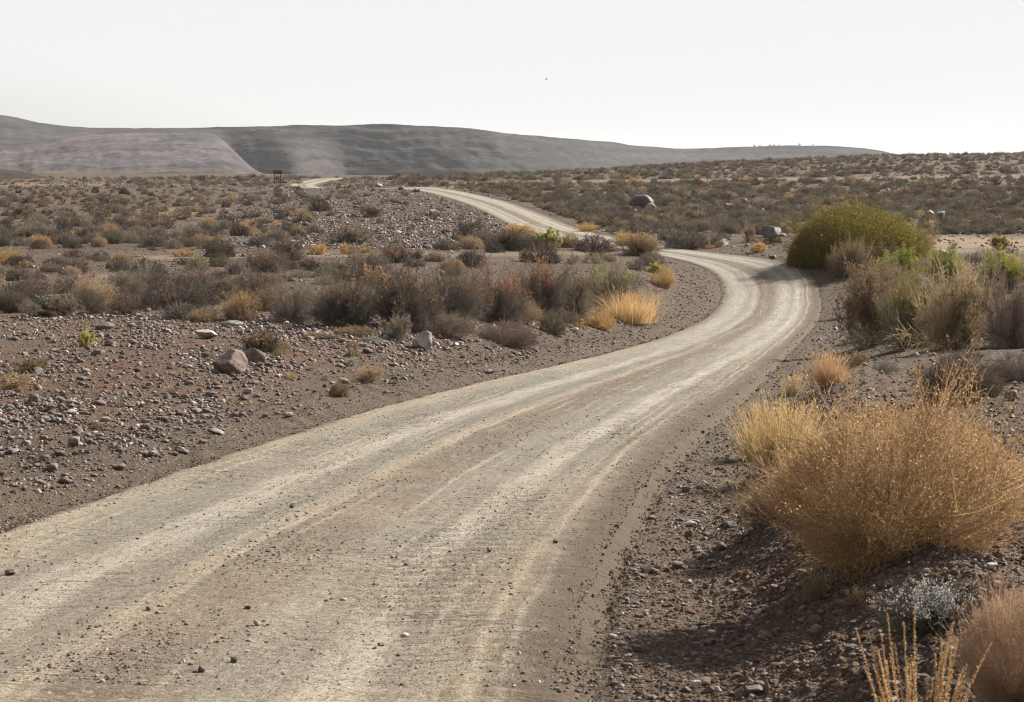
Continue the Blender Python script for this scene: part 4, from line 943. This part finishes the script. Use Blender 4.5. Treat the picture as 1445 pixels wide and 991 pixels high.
p = zone(60, 280, 925, 405, 462, lambda x, y: clear_of_hands(x, y, .2)); add_shr(*p, RG.uniform(30, 75, len(p[0])), 0)
p = zone(36, 620, 1000, 340, 375, lambda x, y: clear_of_hands(x, y, .3)); add_shr(*p, RG.uniform(14, 34, len(p[0])), 1)
p = zone(720, -260, 440, 288, 350, lambda x, y: clear_of_hands(x, y) & (RG.random(len(x)) < np.interp(x, [150, 430], [1, .35]))); add_shr(*p, lerp(p[1], 288, 13, 350, 30) * RG.uniform(.5, 1.3, len(p[0])), 1)
p = zone(1300, -280, 600, 251, 290, lambda x, y: free_of_strips(x, y) & (RG.random(len(x)) < np.interp(x, [200, 420], [1, .35]))); add_shr(*p, lerp(p[1], 256, 6, 290, 14) * RG.uniform(.5, 1.3, len(p[0])), 2)
p = zone(90, 420, 700, 262, 345, lambda x, y: clear_of_hands(x, y)); add_shr(*p, lerp(p[1], 262, 8, 345, 17) * RG.uniform(.5, 1.2, len(p[0])), 3)
p = zone(10500, 560, 1760, 218, 332, lambda x, y: (x > np.interp(y, [262, 268, 282, 304, 326, 336], [560, 640, 715, 775, 830, 880])) & (y > skl(x) + .5) & free_of_strips(x, y) & clear_of_hands(x, y)); add_shr(*p, lerp(p[1], 225, 7.5, 332, 21) * RG.uniform(.45, 1.2, len(p[0]))**1.2, 4)
p = zone(60, 1300, 1720, 356, 384, lambda x, y: clear_of_hands(x, y)); add_shr(*p, RG.uniform(10, 30, len(p[0])), 5)
p = zone(26, -100, 620, 470, 640, lambda x, y: clear_of_hands(x, y)); add_shr(*p, RG.uniform(10, 26, len(p[0])), 6)
p = zone(30, 930, 1130, 320, 350, lambda x, y: clear_of_hands(x, y)); add_shr(*p, RG.uniform(10, 24, len(p[0])), 4)
p = zone(16, 1190, 1640, 505, 700, lambda x, y: clear_of_hands(x, y)); add_shr(*p, RG.uniform(16, 40, len(p[0])), 7)
p = zone(150, 1460, 2700, 400, 900); add_shr(*p, RG.uniform(25, 90, len(p[0])), 0)
p = zone(260, 1460, 2300, 352, 420); add_shr(*p, RG.uniform(12, 40, len(p[0])), 0)
p = zone(60, -700, -10, 350, 450); add_shr(*p, RG.uniform(20, 55, len(p[0])), 0)
shr = np.concatenate(shr); X, D = hit(shr[:, 0], shr[:, 1]); ok = ~np.isnan(D); shr, X, D = shr[ok], X[ok], D[ok]
s_, t_ = road_st(X, D); ok = np.abs(t_) > 4.0 + shr[:, 2] * .5 * D / F; shr, X, D, t_ = shr[ok], X[ok], D[ok], t_[ok]
ok = (shr[:, 2] * D / F) > .12; shr, X, D = shr[ok], X[ok], D[ok]
def crest(n, x0, x1, d0, d1, w0, w1, zn):
    px = RG.uniform(x0, x1, n); Dn = RG.uniform(d0, d1, n); Xn = (px - CX) / F * Dn; st_ = road_st(Xn, Dn)[1]; k = np.abs(st_) > 5
    px, Dn, Xn = px[k], Dn[k], Xn[k]; q = proj(Xn, Dn, ground_z(Xn, Dn)); return np.stack([q[0], q[1], RG.uniform(w0, w1, len(px)), np.full(len(px), zn)], 1), Xn, Dn
for a_ in ((520, 150, 620, 380, 540, 4, 11, 2), (200, -260, 150, 420, 540, 3, 8, 2), (1500, 560, 1760, 480, 660, 4, 9, 4)):
    e_ = crest(*a_); shr = np.concatenate([shr, e_[0]]); X = np.concatenate([X, e_[1]]); D = np.concatenate([D, e_[2]])
print('shrubs', len(shr))
kinds = []
for i in range(len(shr)):
    zn = int(shr[i, 3]); u = RG.random()
    if zn in (0,): k = [('dome', 'grey'), ('dome', 'dark'), ('fluff', 'purple'), ('dome', 'olive'), ('fluff', 'tan'), ('open', 'grey'), ('open', 'purple')][int(RG.choice(7, p=[.2, .14, .24, .1, .12, .12, .08]))]
    elif zn in (1, 2, 3): k = [('dome', 'grey'), ('dome', 'dark'), ('fluff', 'purple'), ('dome', 'olive'), ('fluff', 'tan'), ('fluff', 'gold')][int(RG.choice(6, p=[.28, .235, .23, .085, .164, .006]))]
    elif zn == 4: k = [('dome', 'grey'), ('dome', 'dark'), ('fluff', 'purple'), ('dome', 'olive'), ('fluff', 'tan'), ('dome', 'dgreen')][int(RG.choice(6, p=[.30, .24, .14, .20, .09, .03]))]
    elif zn == 5: k = [('dome', 'purple'), ('fluff', 'tan'), ('dome', 'grey')][int(RG.choice(3))]
    else: k = [('fluff', 'tan'), ('dome', 'sage'), ('dome', 'grey')][int(RG.choice(3, p=[.7, .1, .2]))]
    kinds.append(k)
CWORD = {'grey': 'grey', 'dark': 'dark grey', 'purple': 'purple brown', 'olive': 'olive', 'tan': 'tan', 'gold': 'golden', 'dgreen': 'dark green', 'sage': 'sage green'}
LAND = [(120, 478, 'the yellow green tuft'), (248, 420, 'the dark mound shrub'), (133, 425, 'the tan feathery bush'), (324, 515, 'the big boulder'),
        (598, 485, 'the pale topped boulder'), (390, 249, 'the distant signboard'), (352, 315, 'the three golden shrubs'), (524, 300, 'the dark hump shrub'), (490, 352, 'the golden trio'),
        (906, 288, 'the large far boulder'), (1078, 287, 'the lone dome bush'), (1040, 285, 'the reddish block'), (1320, 303, 'the two grey boulders'), (1406, 310, 'the far right boulder'),
        (1200, 335, 'the olive dome bush'), (612, 302, 'the reddish hump rock'), (700, 290, 'the far road'), (452, 290, 'the upright hump shrub'), (968, 340, 'the grey bush row'),
        (310, 355, 'the track side shrub'), (10, 365, 'the left edge shrub'), (560, 255, 'the far road crest'), (1412, 345, 'the yellowish sand bush'),
        (1280, 217, 'the bare skyline bush'), (1130, 225, 'the mesa end'), (60, 246, 'the small brown hill'), (1358, 540, 'the purple brown shrub'), (1262, 680, 'the huge golden bush'),
        (106, 622, 'the upright grey stone'), (168, 660, 'the roadside flat stone'), (1082, 900, 'the pinkish bank stone'), (1305, 860, 'the silvery shrub'), (500, 508, 'the sage tuft'),
        (413, 742, 'the lone road stone'), (690, 805, 'the mid road stone'), (330, 966, 'the upright bottom stone'), (1030, 740, 'the bank foot stone'), (900, 250, 'the sandy slope line')]
def where(px, py):
    b = min(LAND, key=lambda q: (q[0] - px)**2 + ((q[1] - py) * 2.2)**2); dx, dy = px - b[0], (py - b[1]) * 2.2
    far = math.hypot(dx, dy)
    rel = ('right of' if dx > 0 else 'left of') if abs(dx) > abs(dy) else ('below' if dy > 0 else 'above')
    return ('close ' if far < 45 else '' if far < 130 else 'far ') + rel + ' ' + b[2]
ORD = ['leftmost', 'second', 'third', 'fourth', 'fifth', 'sixth', 'seventh', 'eighth', 'ninth', 'tenth', 'eleventh', 'twelfth']
NUM = ['', 'one', 'two', 'three', 'four', 'five', 'six', 'seven', 'eight', 'nine', 'ten', 'eleven', 'twelve']
def dedupe(items):          # items: (px, object); number the look-alikes from left to right
    by = {}
    for px, o in items: by.setdefault(o['label'], []).append((px, o))
    for lab, L in by.items():
        if 1 < len(L) <= 12:
            L.sort(key=lambda q: q[0])
            for i, (_, o) in enumerate(L):
                o['label'] = lab + (', leftmost' if i == 0 else ', rightmost' if i == len(L) - 1 else ', %s from left' % ORD[i])
vis = (shr[:, 0] > -4) & (shr[:, 0] < 1449)
score = np.where(vis, shr[:, 2], 0); order = np.argsort(-score)
lim = {'dome': 250, 'fluff': 150, 'open': 60}; chosen = np.zeros(len(shr), bool); items = []
for i in order:
    k, cm = kinds[i]
    if not vis[i] or lim[k] <= 0 or shr[i, 2] < 8: continue
    lim[k] -= 1; chosen[i] = True; px, py, w = shr[i, :3]
    asp = RG.uniform(.42, .62)
    sz = 'large' if w > 38 else 'medium' if w > 22 else 'small' if w > 13 else 'tiny'
    form = {'dome': 'dense', 'fluff': 'rounded', 'open': 'twiggy'}[k]
    o = put_plant(px, py, w, w * asp, k, cm, 'one', '%s %s %s shrub, %s' % (sz, CWORD[cm], form, where(px, py)), 'bush', 'scattered low %s shrubs' % form, lod=lod_of(w * 1.15))
    if o is not None: items.append((px, o))
dedupe(items)
print('individual shrubs', len(items), round(time.time() - T0, 1))

# everything smaller: instanced on a cloud of points
def point_cloud(name, P, rot, scl, idx, sources, label, **props):
    me = mesh_np(name, P, np.zeros((0, 3), int)) if False else bpy.data.meshes.new(name)
    me.vertices.add(len(P)); me.vertices.foreach_set('co', np.asarray(P, np.float32).ravel())
    for nm, arr, ty in (('rot', rot, 'FLOAT_VECTOR'), ('scl', scl, 'FLOAT_VECTOR')):
        at = me.attributes.new(nm, ty, 'POINT'); at.data.foreach_set('vector', np.asarray(arr, np.float32).ravel())
    at = me.attributes.new('idx', 'INT', 'POINT'); at.data.foreach_set('value', np.asarray(idx, np.int32))
    o = link(name, me, kind='stuff', label=label, **props)
    g = bpy.data.node_groups.new(name + '_scatter', 'GeometryNodeTree'); g.interface.new_socket('Geometry', in_out='INPUT', socket_type='NodeSocketGeometry'); g.interface.new_socket('Geometry', in_out='OUTPUT', socket_type='NodeSocketGeometry')
    gi = g.nodes.new('NodeGroupInput'); go = g.nodes.new('NodeGroupOutput'); ip = g.nodes.new('GeometryNodeInstanceOnPoints'); ji = g.nodes.new('GeometryNodeJoinGeometry')
    for src in reversed(sources):
        oi = g.nodes.new('GeometryNodeObjectInfo'); oi.inputs['Object'].default_value = src; oi.inputs['As Instance'].default_value = True; g.links.new(oi.outputs['Geometry'], ji.inputs[0])
    def na(nm, ty):
        n = g.nodes.new('GeometryNodeInputNamedAttribute'); n.data_type = ty; n.inputs[0].default_value = nm; return n.outputs['Attribute']
    g.links.new(gi.outputs[0], ip.inputs['Points']); g.links.new(ji.outputs[0], ip.inputs['Instance']); ip.inputs['Pick Instance'].default_value = True
    g.links.new(na('idx', 'INT'), ip.inputs['Instance Index'])
    e2r = g.nodes.new('FunctionNodeEulerToRotation'); g.links.new(na('rot', 'FLOAT_VECTOR'), e2r.inputs[0]); g.links.new(e2r.outputs[0], ip.inputs['Rotation'])
    g.links.new(na('scl', 'FLOAT_VECTOR'), ip.inputs['Scale']); g.links.new(ip.outputs[0], go.inputs[0])
    md = o.modifiers.new('scatter', 'NODES'); md.node_group = g
    return o
rest = ~chosen; R = shr[rest]; kr = [kinds[i] for i in np.nonzero(rest)[0]]
# sources must be real single-mesh plants already standing in the scene
srcs = {}; 
def source(kd, cm, lod, seed):
    key = (kd, cm, lod, seed)
    if key not in srcs:
        me = plant_meshes(kd, lod, seed, cm, 'one')[0]
        hit_ = [o for o in COL.objects if o.data == me]
        if not hit_: return None
        srcs[key] = hit_[0]
    return srcs[key]
avail = []
for kd in ('dome', 'fluff'):
    for cm in CWORD:
        for lod in ('low', 'far', 'mid'):
            for sd_ in range(3):
                s = source(kd, cm, lod, sd_) if (kd, lod, sd_, cm, 'one') in _var else None
                if s is not None: avail.append((kd, cm, lod, s))
names_ = [a[:3] for a in avail]; print('sources', len(avail))
idx = []
for i in range(len(R)):
    kd, cm = kr[i]; lod = 'low' if R[i, 2] > 7 else 'far'
    c = [j for j, a in enumerate(names_) if a == (kd, cm, lod)] or [j for j, a in enumerate(names_) if a[1] == cm and a[2] == lod] or [j for j, a in enumerate(names_) if a[1] == cm and a[2] != 'mid'] or [j for j, a in enumerate(names_) if a[2] == 'low']
    idx.append(c[int(RG.integers(len(c)))])
D2 = D[rest]; r = R[:, 2] * .5 * D2 / F; X2 = a_of(R[:, 0], R[:, 1])[0] * (D2 + r * .6) / F; Y2 = D2 + r * .6; Z2 = ground_z(X2, Y2)
P = np.stack([X2, Y2, Z2 - .03], 1); scl = np.stack([r, r, r * RG.uniform(.85, 1.3, len(r))], 1); rot = np.zeros_like(P); rot[:, 2] = RG.uniform(0, 6.28, len(r))
point_cloud('scrub', P, rot, scl, idx, [a[3] for a in avail], 'countless low grey and olive scrub bushes covering the far slopes', category='scrub')

# stones
stn = []
def add_st(px, py, w, zn=0): stn.append(np.stack([px, py, w, np.full(len(px), zn)], 1))
LN = lambda n, s=.45: np.exp(RG.normal(size=n) * s)
patch = lambda x, y, a=70, b=22, sd=5: fbm(x / a, y / b, sd, 3)
def cond_left(x, y):       # stony field left of the road, thick in patches, thinning to the road
    edge = np.interp(x, [-200, 0, 400, 700, 1000], [780, 735, 600, 530, 450]); d = edge - y
    return (d > 4) & (RG.random(len(x)) < np.clip(.12 + d / 110, 0, 1) * np.clip(.6 + patch(x, y) * 1.6, .2, 1))
p = zone(52000, -260, 760, 446, 700, cond_left, 1.25); add_st(*p, lerp(p[1], 446, 3.6, 640, 6.5) * LN(len(p[0]), .48), 0)
p = zone(9000, -200, 620, 446, 480, cond_left); add_st(*p, 4.0 * LN(len(p[0]), .4), 0)
p = zone(26000, 280, 720, 260, 352, lambda x, y: RG.random(len(x)) < np.clip((x - 280) / 120, 0, 1)); add_st(*p, lerp(p[1], 262, 2.0, 350, 3.6) * LN(len(p[0]), .4), 1)
p = zone(16000, -260, 640, 262, 446, lambda x, y: RG.random(len(x)) < np.clip(.35 + patch(x, y, 90, 16, 9) * 1.4, .05, 1)); add_st(*p, lerp(p[1], 262, 2.0, 446, 4.2) * LN(len(p[0]), .4), 1)
p = zone(16000, 560, 1720, 222, 350, lambda x, y: (y > skl(x) + 1) & (RG.random(len(x)) < np.clip(.45 + patch(x, y, 80, 12, 12), .1, 1))); add_st(*p, lerp(p[1], 225, 1.6, 335, 4.2) * LN(len(p[0]), .42), 2)
p = zone(6000, 600, 1010, 380, 560); add_st(*p, 2.8 * LN(len(p[0]), .35), 4)
p = zone(12000, 1800, 2900, 470, 1010); add_st(*p, lerp(p[1], 500, 3.6, 1000, 7) * LN(len(p[0]), .5), 3)
p = zone(20000, 860, 1800, 500, 1010, lambda x, y: RG.random(len(x)) < np.clip(.5 + patch(x, y, 60, 30, 14), .1, 1)); add_st(*p, lerp(p[1], 500, 3.6, 1000, 7) * LN(len(p[0]), .5), 3)
p = zone(6000, 1150, 2600, 350, 520); add_st(*p, 3.0 * LN(len(p[0]), .45), 3)
p = zone(34000, -100, 900, 600, 1010); add_st(*p, lerp(p[1], 600, 2.1, 1000, 3.4) * LN(len(p[0]), .5), 5)
p = zone(9000, 380, 1150, 420, 760); add_st(*p, 2.2 * LN(len(p[0]), .35), 5)
stn = np.concatenate(stn); X, D = hit(stn[:, 0], stn[:, 1], 600); ok = ~np.isnan(D); stn, X, D = stn[ok], X[ok], D[ok]
for a_ in ((5000, 60, 640, 360, 530, 1.6, 4, 1), (2500, 560, 1760, 420, 640, 1.5, 3.5, 2)):
    e_ = crest(*a_); stn = np.concatenate([stn, e_[0]]); X = np.concatenate([X, e_[1]]); D = np.concatenate([D, e_[2]])
s_, t_ = road_st(X, D)
at_ = np.abs(t_); onroad = at_ < 3.2
# few stones on the running surface, more in the loose strip between the tracks
keep = ~onroad | ((stn[:, 3] == 5) & (RG.random(len(t_)) < (.22 + .7 * np.exp(-((t_ - .15) / .5)**2) + .6 * np.exp(-((at_ - 2.9) / .25)**2)) * np.clip(.6 + 1.2 * fbm(s_ / 2.5, t_, 91, 3), .15, 1)))
keep &= ~((at_ < 4.2) & ~onroad & (RG.random(len(t_)) < .35))
stn, X, D, onroad, s_, t_ = [q[keep] for q in (stn, X, D, onroad, s_, t_)]
wm = np.clip(stn[:, 2] * D / F, .008, .9); wm = np.where(onroad, np.minimum(wm, .045), wm); stn[:, 2] = wm * F / D
print('stones', len(stn), round(time.time() - T0, 1))
visb = (stn[:, 0] > 0) & (stn[:, 0] < 1445) & (stn[:, 1] < 991) & clear_of_hands(stn[:, 0], stn[:, 1], .5)
order = np.argsort(-np.where(visb, stn[:, 2], 0)); chosen = np.zeros(len(stn), bool); items = []
cols = ['pink', 'brown', 'grey', 'dark', 'pale']; cw = {'pink': 'pinkish', 'brown': 'brown', 'grey': 'grey', 'dark': 'dark', 'pale': 'pale'}
for i in order[:235]:
    chosen[i] = True; px, py, w = stn[i, :3]; cm = cols[int(RG.choice(5, p=[.3, .27, .2, .17, .06]))]; hr = RG.uniform(.4, .75)
    if w > 22: w = 22 + (w - 22) * .3
    sz = 'large' if w > 20 else 'medium' if w > 13 else 'small'; sh = 'flat' if hr < .5 else 'blocky' if hr > .64 else 'rounded'
    o = put_rock(px, py, w, w * hr * .75, cm, '%s %s %s stone, %s' % (sz, cw[cm], sh, where(px, py)), 'stone', 'stone', 'loose stones on the ground', sub=2, seed=int(RG.integers(8)), sink=.3)
    if o is not None: items.append((px, o))
dedupe(items)
# one small stone of each shape stands as the model of the gravel
srcs_g = []
for j, (px, py) in enumerate([(960, 905), (1002, 858), (930, 940), (985, 822), (1090, 960), (945, 870), (230, 645), (36, 640)]):
    X_, D_ = hit([px], [py]); o = link('stone', rock_mesh(50 + j, 2 if j < 4 else 1, None, cuts=10, rough=.04)); r = 4.5 * D_[0] / F
    o.location = (float(X_[0]), float(D_[0]), float(ground_z(X_, D_)[0]) + r * .2); o.scale = (r, r * .8, r * .55)
    o['label'] = 'small angular pebble, ' + where(px, py); o['category'] = 'stone'; o['group'] = 'loose stones on the ground'; srcs_g.append(o); items.append((px, o))
dedupe(items[-8:])
rest = ~chosen; r = wm[rest] * .5; P = np.stack([X[rest], D[rest], ground_z(X[rest], D[rest]) + r * .12], 1)
scl = np.stack([r, r * RG.uniform(.6, 1, len(r)), r * RG.uniform(.4, .85, len(r))], 1); rot = np.stack([RG.uniform(-.35, .35, len(r)), RG.uniform(-.35, .35, len(r)), RG.uniform(0, 6.28, len(r))], 1)
big = stn[rest, 2] > 6; idx = np.where(big, RG.integers(0, 4, len(r)), RG.integers(4, 8, len(r)))
point_cloud('gravel', P, rot, scl, idx, srcs_g, 'countless loose stones and pebbles strewn over the soil and the road', category='gravel')
# crumbs of the same soil thrown up along the verges and lying loose on the road
CL = plant_mat('soil_crumb', (.062, .043, .031), (.140, .100, .073), 0, .3)
def crumb_src(j, px, py):
    V, Fc = rock_geo(70 + j, 1, cuts=10, rough=.06); X_, D_ = hit([px], [py]); o = link('clod', mesh_np('clod', V, Fc, (CL,))); r_ = 6 * D_[0] / F
    o.location = (float(X_[0]), float(D_[0]), float(ground_z(X_, D_)[0]) + r_ * .1); o.scale = (r_, r_ * .8, r_ * .6); o['label'] = 'crumbly lump of soil, ' + where(px, py); o['category'] = 'clod'; o['group'] = 'lumps of soil on the verge'
    return o
srcs_c = [crumb_src(j, px, py) for j, (px, py) in enumerate([(1045, 815), (1100, 850), (1075, 770), (1138, 935)])]
dedupe([(q.location.x, q) for q in srcs_c])
cr = []
def add_cr(n, x0, x1, y0, y1, w0, y2, w1, cond=None):
    p = zone(n, x0, x1, y0, y1, cond); cr.append(np.stack([p[0], p[1], lerp(p[1], y0, w0, y1, w1) * LN(len(p[0]), .5)], 1))
add_cr(40000, -150, 1180, 440, 1000, 2.2, 0, 4.2); add_cr(26000, 860, 1700, 520, 1005, 3.0, 0, 6.5); add_cr(12000, 560, 1250, 340, 520, 2.0, 0, 2.6); add_cr(12000, -200, 640, 350, 470, 2.4, 0, 3.2)
cr = np.concatenate(cr); X, D = hit(cr[:, 0], cr[:, 1], 600); ok = ~np.isnan(D); cr, X, D = cr[ok], X[ok], D[ok]; s_, t_ = road_st(X, D); at_ = np.abs(t_)
keep = np.where(at_ < 2.8, RG.random(len(t_)) < .30 * np.clip(.6 + 1.4 * fbm(s_ / 1.8, t_ * 1.5, 95, 3), .1, 1), (at_ < 9) | (RG.random(len(t_)) < .4))
cr, X, D, at_ = cr[keep], X[keep], D[keep], at_[keep]
r = cr[:, 2] * D / F * .5; r = np.where(at_ < 2.8, np.minimum(r * .5, .012), np.minimum(r * np.interp(at_, [2.8, 4.2], [.5, 1]), .09)); P = np.stack([X, D, ground_z(X, D) + r * .05], 1)
scl = np.stack([r * RG.uniform(.8, 1.5, len(r)), r, r * RG.uniform(.5, 1, len(r))], 1); rot = np.stack([RG.uniform(-.4, .4, len(r)), RG.uniform(-.4, .4, len(r)), RG.uniform(0, 6.28, len(r))], 1)
point_cloud('soil_crumbs', P, rot, scl, RG.integers(0, 4, len(r)), srcs_c, 'loose crumbs and lumps of brown soil along the road verges', category='soil crumbs')
print('crumbs', len(r))
print('stones placed', round(time.time() - T0, 1))

# ------------------------------------------------------------------ signboard, bird, far trees
def simple_mat(name, c, rough=.7):
    m, k, out = new_mat(name); n = k.noise(k.new('ShaderNodeTexCoord').outputs['Object'], 3, 4); col = k.mix(n, tuple(x * .7 for x in c), tuple(x * 1.25 for x in c))
    bs = k.new('ShaderNodeBsdfPrincipled'); k.link(col, bs.inputs['Base Color']); bs.inputs['Roughness'].default_value = rough; k.link(bs.outputs[0], out.inputs[0]); return m
def box_mesh(name, x0, x1, y0, y1, z0, z1, mat, bev=.02):
    bm = bmesh.new(); bmesh.ops.create_cube(bm, size=1.0)
    for v in bm.verts: v.co = ((x0 + x1) / 2 + v.co.x * (x1 - x0), (y0 + y1) / 2 + v.co.y * (y1 - y0), (z0 + z1) / 2 + v.co.z * (z1 - z0))
    bmesh.ops.bevel(bm, geom=bm.edges[:], offset=bev, segments=1, affect='EDGES')
    me = bpy.data.meshes.new(name); bm.to_mesh(me); bm.free(); me.materials.append(mat); return me
SW = simple_mat('weathered_dark_wood', (.055, .05, .048)); 
Ds = 440.0; u = Ds / F; Xs = a_of(392, 258)[0] * Ds / F; Zs = float(ground_z(Xs, Ds)[0]); Zt = world_at(392, 241.3, Ds)[2] - Zs
sg = link('sign_board', None, label='dark wooden roofed signboard on two posts beside the distant road end', category='sign'); sg.location = (float(Xs), Ds, Zs)
link('panel', box_mesh('panel', -6.8 * u, 6.8 * u, -.05, .05, Zt - 4.6 * u, Zt, SW), sg)
link('roof', box_mesh('roof', -7.1 * u, 7.1 * u, -.35, .35, Zt + .003, Zt + .10, SW), sg)
for sx in (-1, 1): link('post', box_mesh('post', sx * 4.2 * u - .11, sx * 4.2 * u + .11, -.11, .11, -.3, Zt - 4.6 * u - .003, SW), sg)
fr = link('small_board', box_mesh('small_board', -1.9 * u, 1.9 * u, .13, .20, Zt - 10.8 * u, Zt - 9.4 * u, SW), sg)
for sx in (-1, 1): link('leg', box_mesh('leg', sx * 1.6 * u - .09, sx * 1.6 * u + .09, .21, .33, -.3, Zt - 7.2 * u, SW), fr)
def pile(px, py, n, wpx, hpx):
    heap = []
    for i in range(n):
        x = px + rnd.uniform(-wpx, wpx); cm = rnd.choice(['dark', 'grey', 'pink'])
        o = put_rock(x, py - rnd.uniform(0, hpx * .3), rnd.uniform(3.5, 6), rnd.uniform(3, 5.5), cm, 'small %s rock in the heap beside the signboard' % cw[cm], 'stone', 'rock', 'rocks heaped beside the signboard', sub=2, sink=.15)
        if o is not None: heap.append((x, o))
    dedupe(heap)
pile(402, 259, 9, 4.5, 6)
def wing_bird(px, py, D, span):
    x, y, z = world_at(px, py, D)
    sec = [(-1, .25, .10, .012), (-.62, .13, .12, .02), (-.28, .05, .20, .03), (-.08, 0, .30, .07), (.08, 0, .30, .07), (.28, .05, .20, .03), (.62, .13, .12, .02), (1, .25, .10, .012)]
    V = []; 
    for (sx, up, ch, th) in sec:
        for k in range(6):
            a = k / 6 * 2 * math.pi; V.append((sx * span / 2, math.cos(a) * ch * span / 2 - abs(sx) * .12 * span / 2, up * span / 2 + math.sin(a) * th * span))
    Fq = [(i * 6 + k, i * 6 + (k + 1) % 6, (i + 1) * 6 + (k + 1) % 6, (i + 1) * 6 + k) for i in range(7) for k in range(6)]
    bm = bmesh.new(); vs = [bm.verts.new(v) for v in V]
    for f in Fq: bm.faces.new([vs[i] for i in f])
    bm.faces.new(vs[:6]); bm.faces.new(vs[-6:][::-1])
    # head, beak and fanned tail grown from the body ring
    def cone(pts, tip, n=6):
        base = [bm.verts.new(p) for p in pts]; t = bm.verts.new(tip)
        for i in range(len(base)): bm.faces.new((base[i], base[(i + 1) % len(base)], t))
        bm.faces.new(base[::-1])
    s = span / 2
    cone([(math.cos(a) * .09 * s, .18 * s, math.sin(a) * .10 * s + .01) for a in np.linspace(0, 2 * math.pi, 7)[:-1]], (0, .62 * s, .04 * s))
    cone([(-.07 * s, -.15 * s, .03 * s), (.07 * s, -.15 * s, .03 * s), (.16 * s, -.62 * s, .02 * s), (-.16 * s, -.62 * s, .02 * s)], (0, -.66 * s, 0))
    me = bpy.data.meshes.new('bird'); bm.to_mesh(me); bm.free(); me.materials.append(simple_mat('dark_feathers', (.03, .027, .027)))
    o = link('bird', me, label='tiny dark bird flying in the white sky', category='bird'); o.location = (x, y, z); o.rotation_euler = (.25, -.35, 1.15)
wing_bird(770.5, 112, 150, .42)
def far_tree(px, py, h, D, lab, lm='dgreen', w=None):
    x, _, z = world_at(px, py, D); H = h * D / F; R_ = (w or h) * .5 * D / F
    t = link('tree', None, label=lab, category='tree', group='trees on the far hills'); t.location = (x, D, z - .1 * H)
    rg = np.random.default_rng(int(px)); v, f, C = ribbons(rg, np.zeros((4, 3)), unit(np.array([[0, 0, 1], [.3, 0, 1], [-.3, .1, 1], [.05, .3, 1]])), np.array([.8, .7, .7, .6]) * H, H * .10, H * .04, 3)
    link('trunk', mesh_np('trunk', v, f, (PM['dark'],)), t)
    v, f = plant('leafy', 'low', int(px) % 5)[1]; v = v * [R_, R_, H * .75] + [0, 0, H * .3]; link('crown', mesh_np('crown', v, f, (PM[lm],)), t)
for i, (px, h) in enumerate([(1064, 3.5), (1072, 3), (1086, 4), (1092, 3.2), (1100, 3), (1128, 4.2), (1147, 3)]):
    py = np.interp(px, [1000, 1060, 1130, 1180], [209.5, 207, 205.5, 206.5]); far_tree(px, py + .6, h, 2850, 'tiny tree on the skyline of the far mesa, %s from the left of seven' % ('first', 'second', 'third', 'fourth', 'fifth', 'sixth', 'seventh')[i])
far_tree(86, 251, 4, 640, 'bright green tree at the foot of the far hill, right of the small brown hill', 'green', 8)
far_tree(119, 252, 4, 640, 'second bright green tree at the hill foot, further right of the brown hill', 'green', 7)
def ridge_plant(px, w, h, kd, tm, lab, D, py): 
    x, _, z = world_at(px, py, D); r = w * .5 * D / F; m = plant_meshes(kd, 'low', 1, tm, 'one')[0]
    z = float(ground_z(x, D)[0]); o = link('twiggy_bush', m, label=lab, category='bush'); o.location = (x, D, z - .05); o.scale = (r, r, h * D / F)
ridge_plant(1280, 16, 6, 'open', 'purple', 'bare twiggy bush alone on the skyline right of the mesa end', 575, 220)
ridge_plant(176, 9, 5, 'dome', 'dark', 'dark bush on the left skyline nearer the brown hill', 500, 253)
ridge_plant(195, 12, 6, 'dome', 'dark', 'dark bush on the left skyline, right one of two', 500, 253)
ridge_plant(420, 18, 6, 'dome', 'dgreen', 'dark green bush between the signboard and the distant road end', 455, 256)
ridge_plant(1404, 14, 4, 'open', 'tan', 'low bare bush on the skyline near the right edge', 582, 218)
print('all', round(time.time() - T0, 1), len(bpy.data.objects))

# ------------------------------------------------------------------ dry hazy air
def haze_box(dens=.000035):
    me = box_mesh('haze', -5200, 5200, -60, 9500, CAMZ - 60, CAMZ + 110, bpy.data.materials.new('thin_dry_haze'), .0001) if False else None
    V = np.array([(x, y, z) for z in (CAMZ - 70, CAMZ + 105) for y in (-60, 9600) for x in (-31000, 31000)], float)
    Fq = np.array([(0, 2, 3, 1), (4, 5, 7, 6), (0, 1, 5, 4), (2, 6, 7, 3), (0, 4, 6, 2), (1, 3, 7, 5)])
    m, k, out = new_mat('thin_dry_haze'); pv = k.new('ShaderNodeVolumePrincipled'); pv.inputs['Density'].default_value = dens; pv.inputs['Color'].default_value = (.86, .90, .95, 1); pv.inputs['Anisotropy'].default_value = .3
    k.link(pv.outputs[0], out.inputs['Volume'])
    link('haze', mesh_np('haze', V, Fq, (m,)), kind='stuff', label='thin pale haze lying over the plain and the far mesas', category='haze')
haze_box()
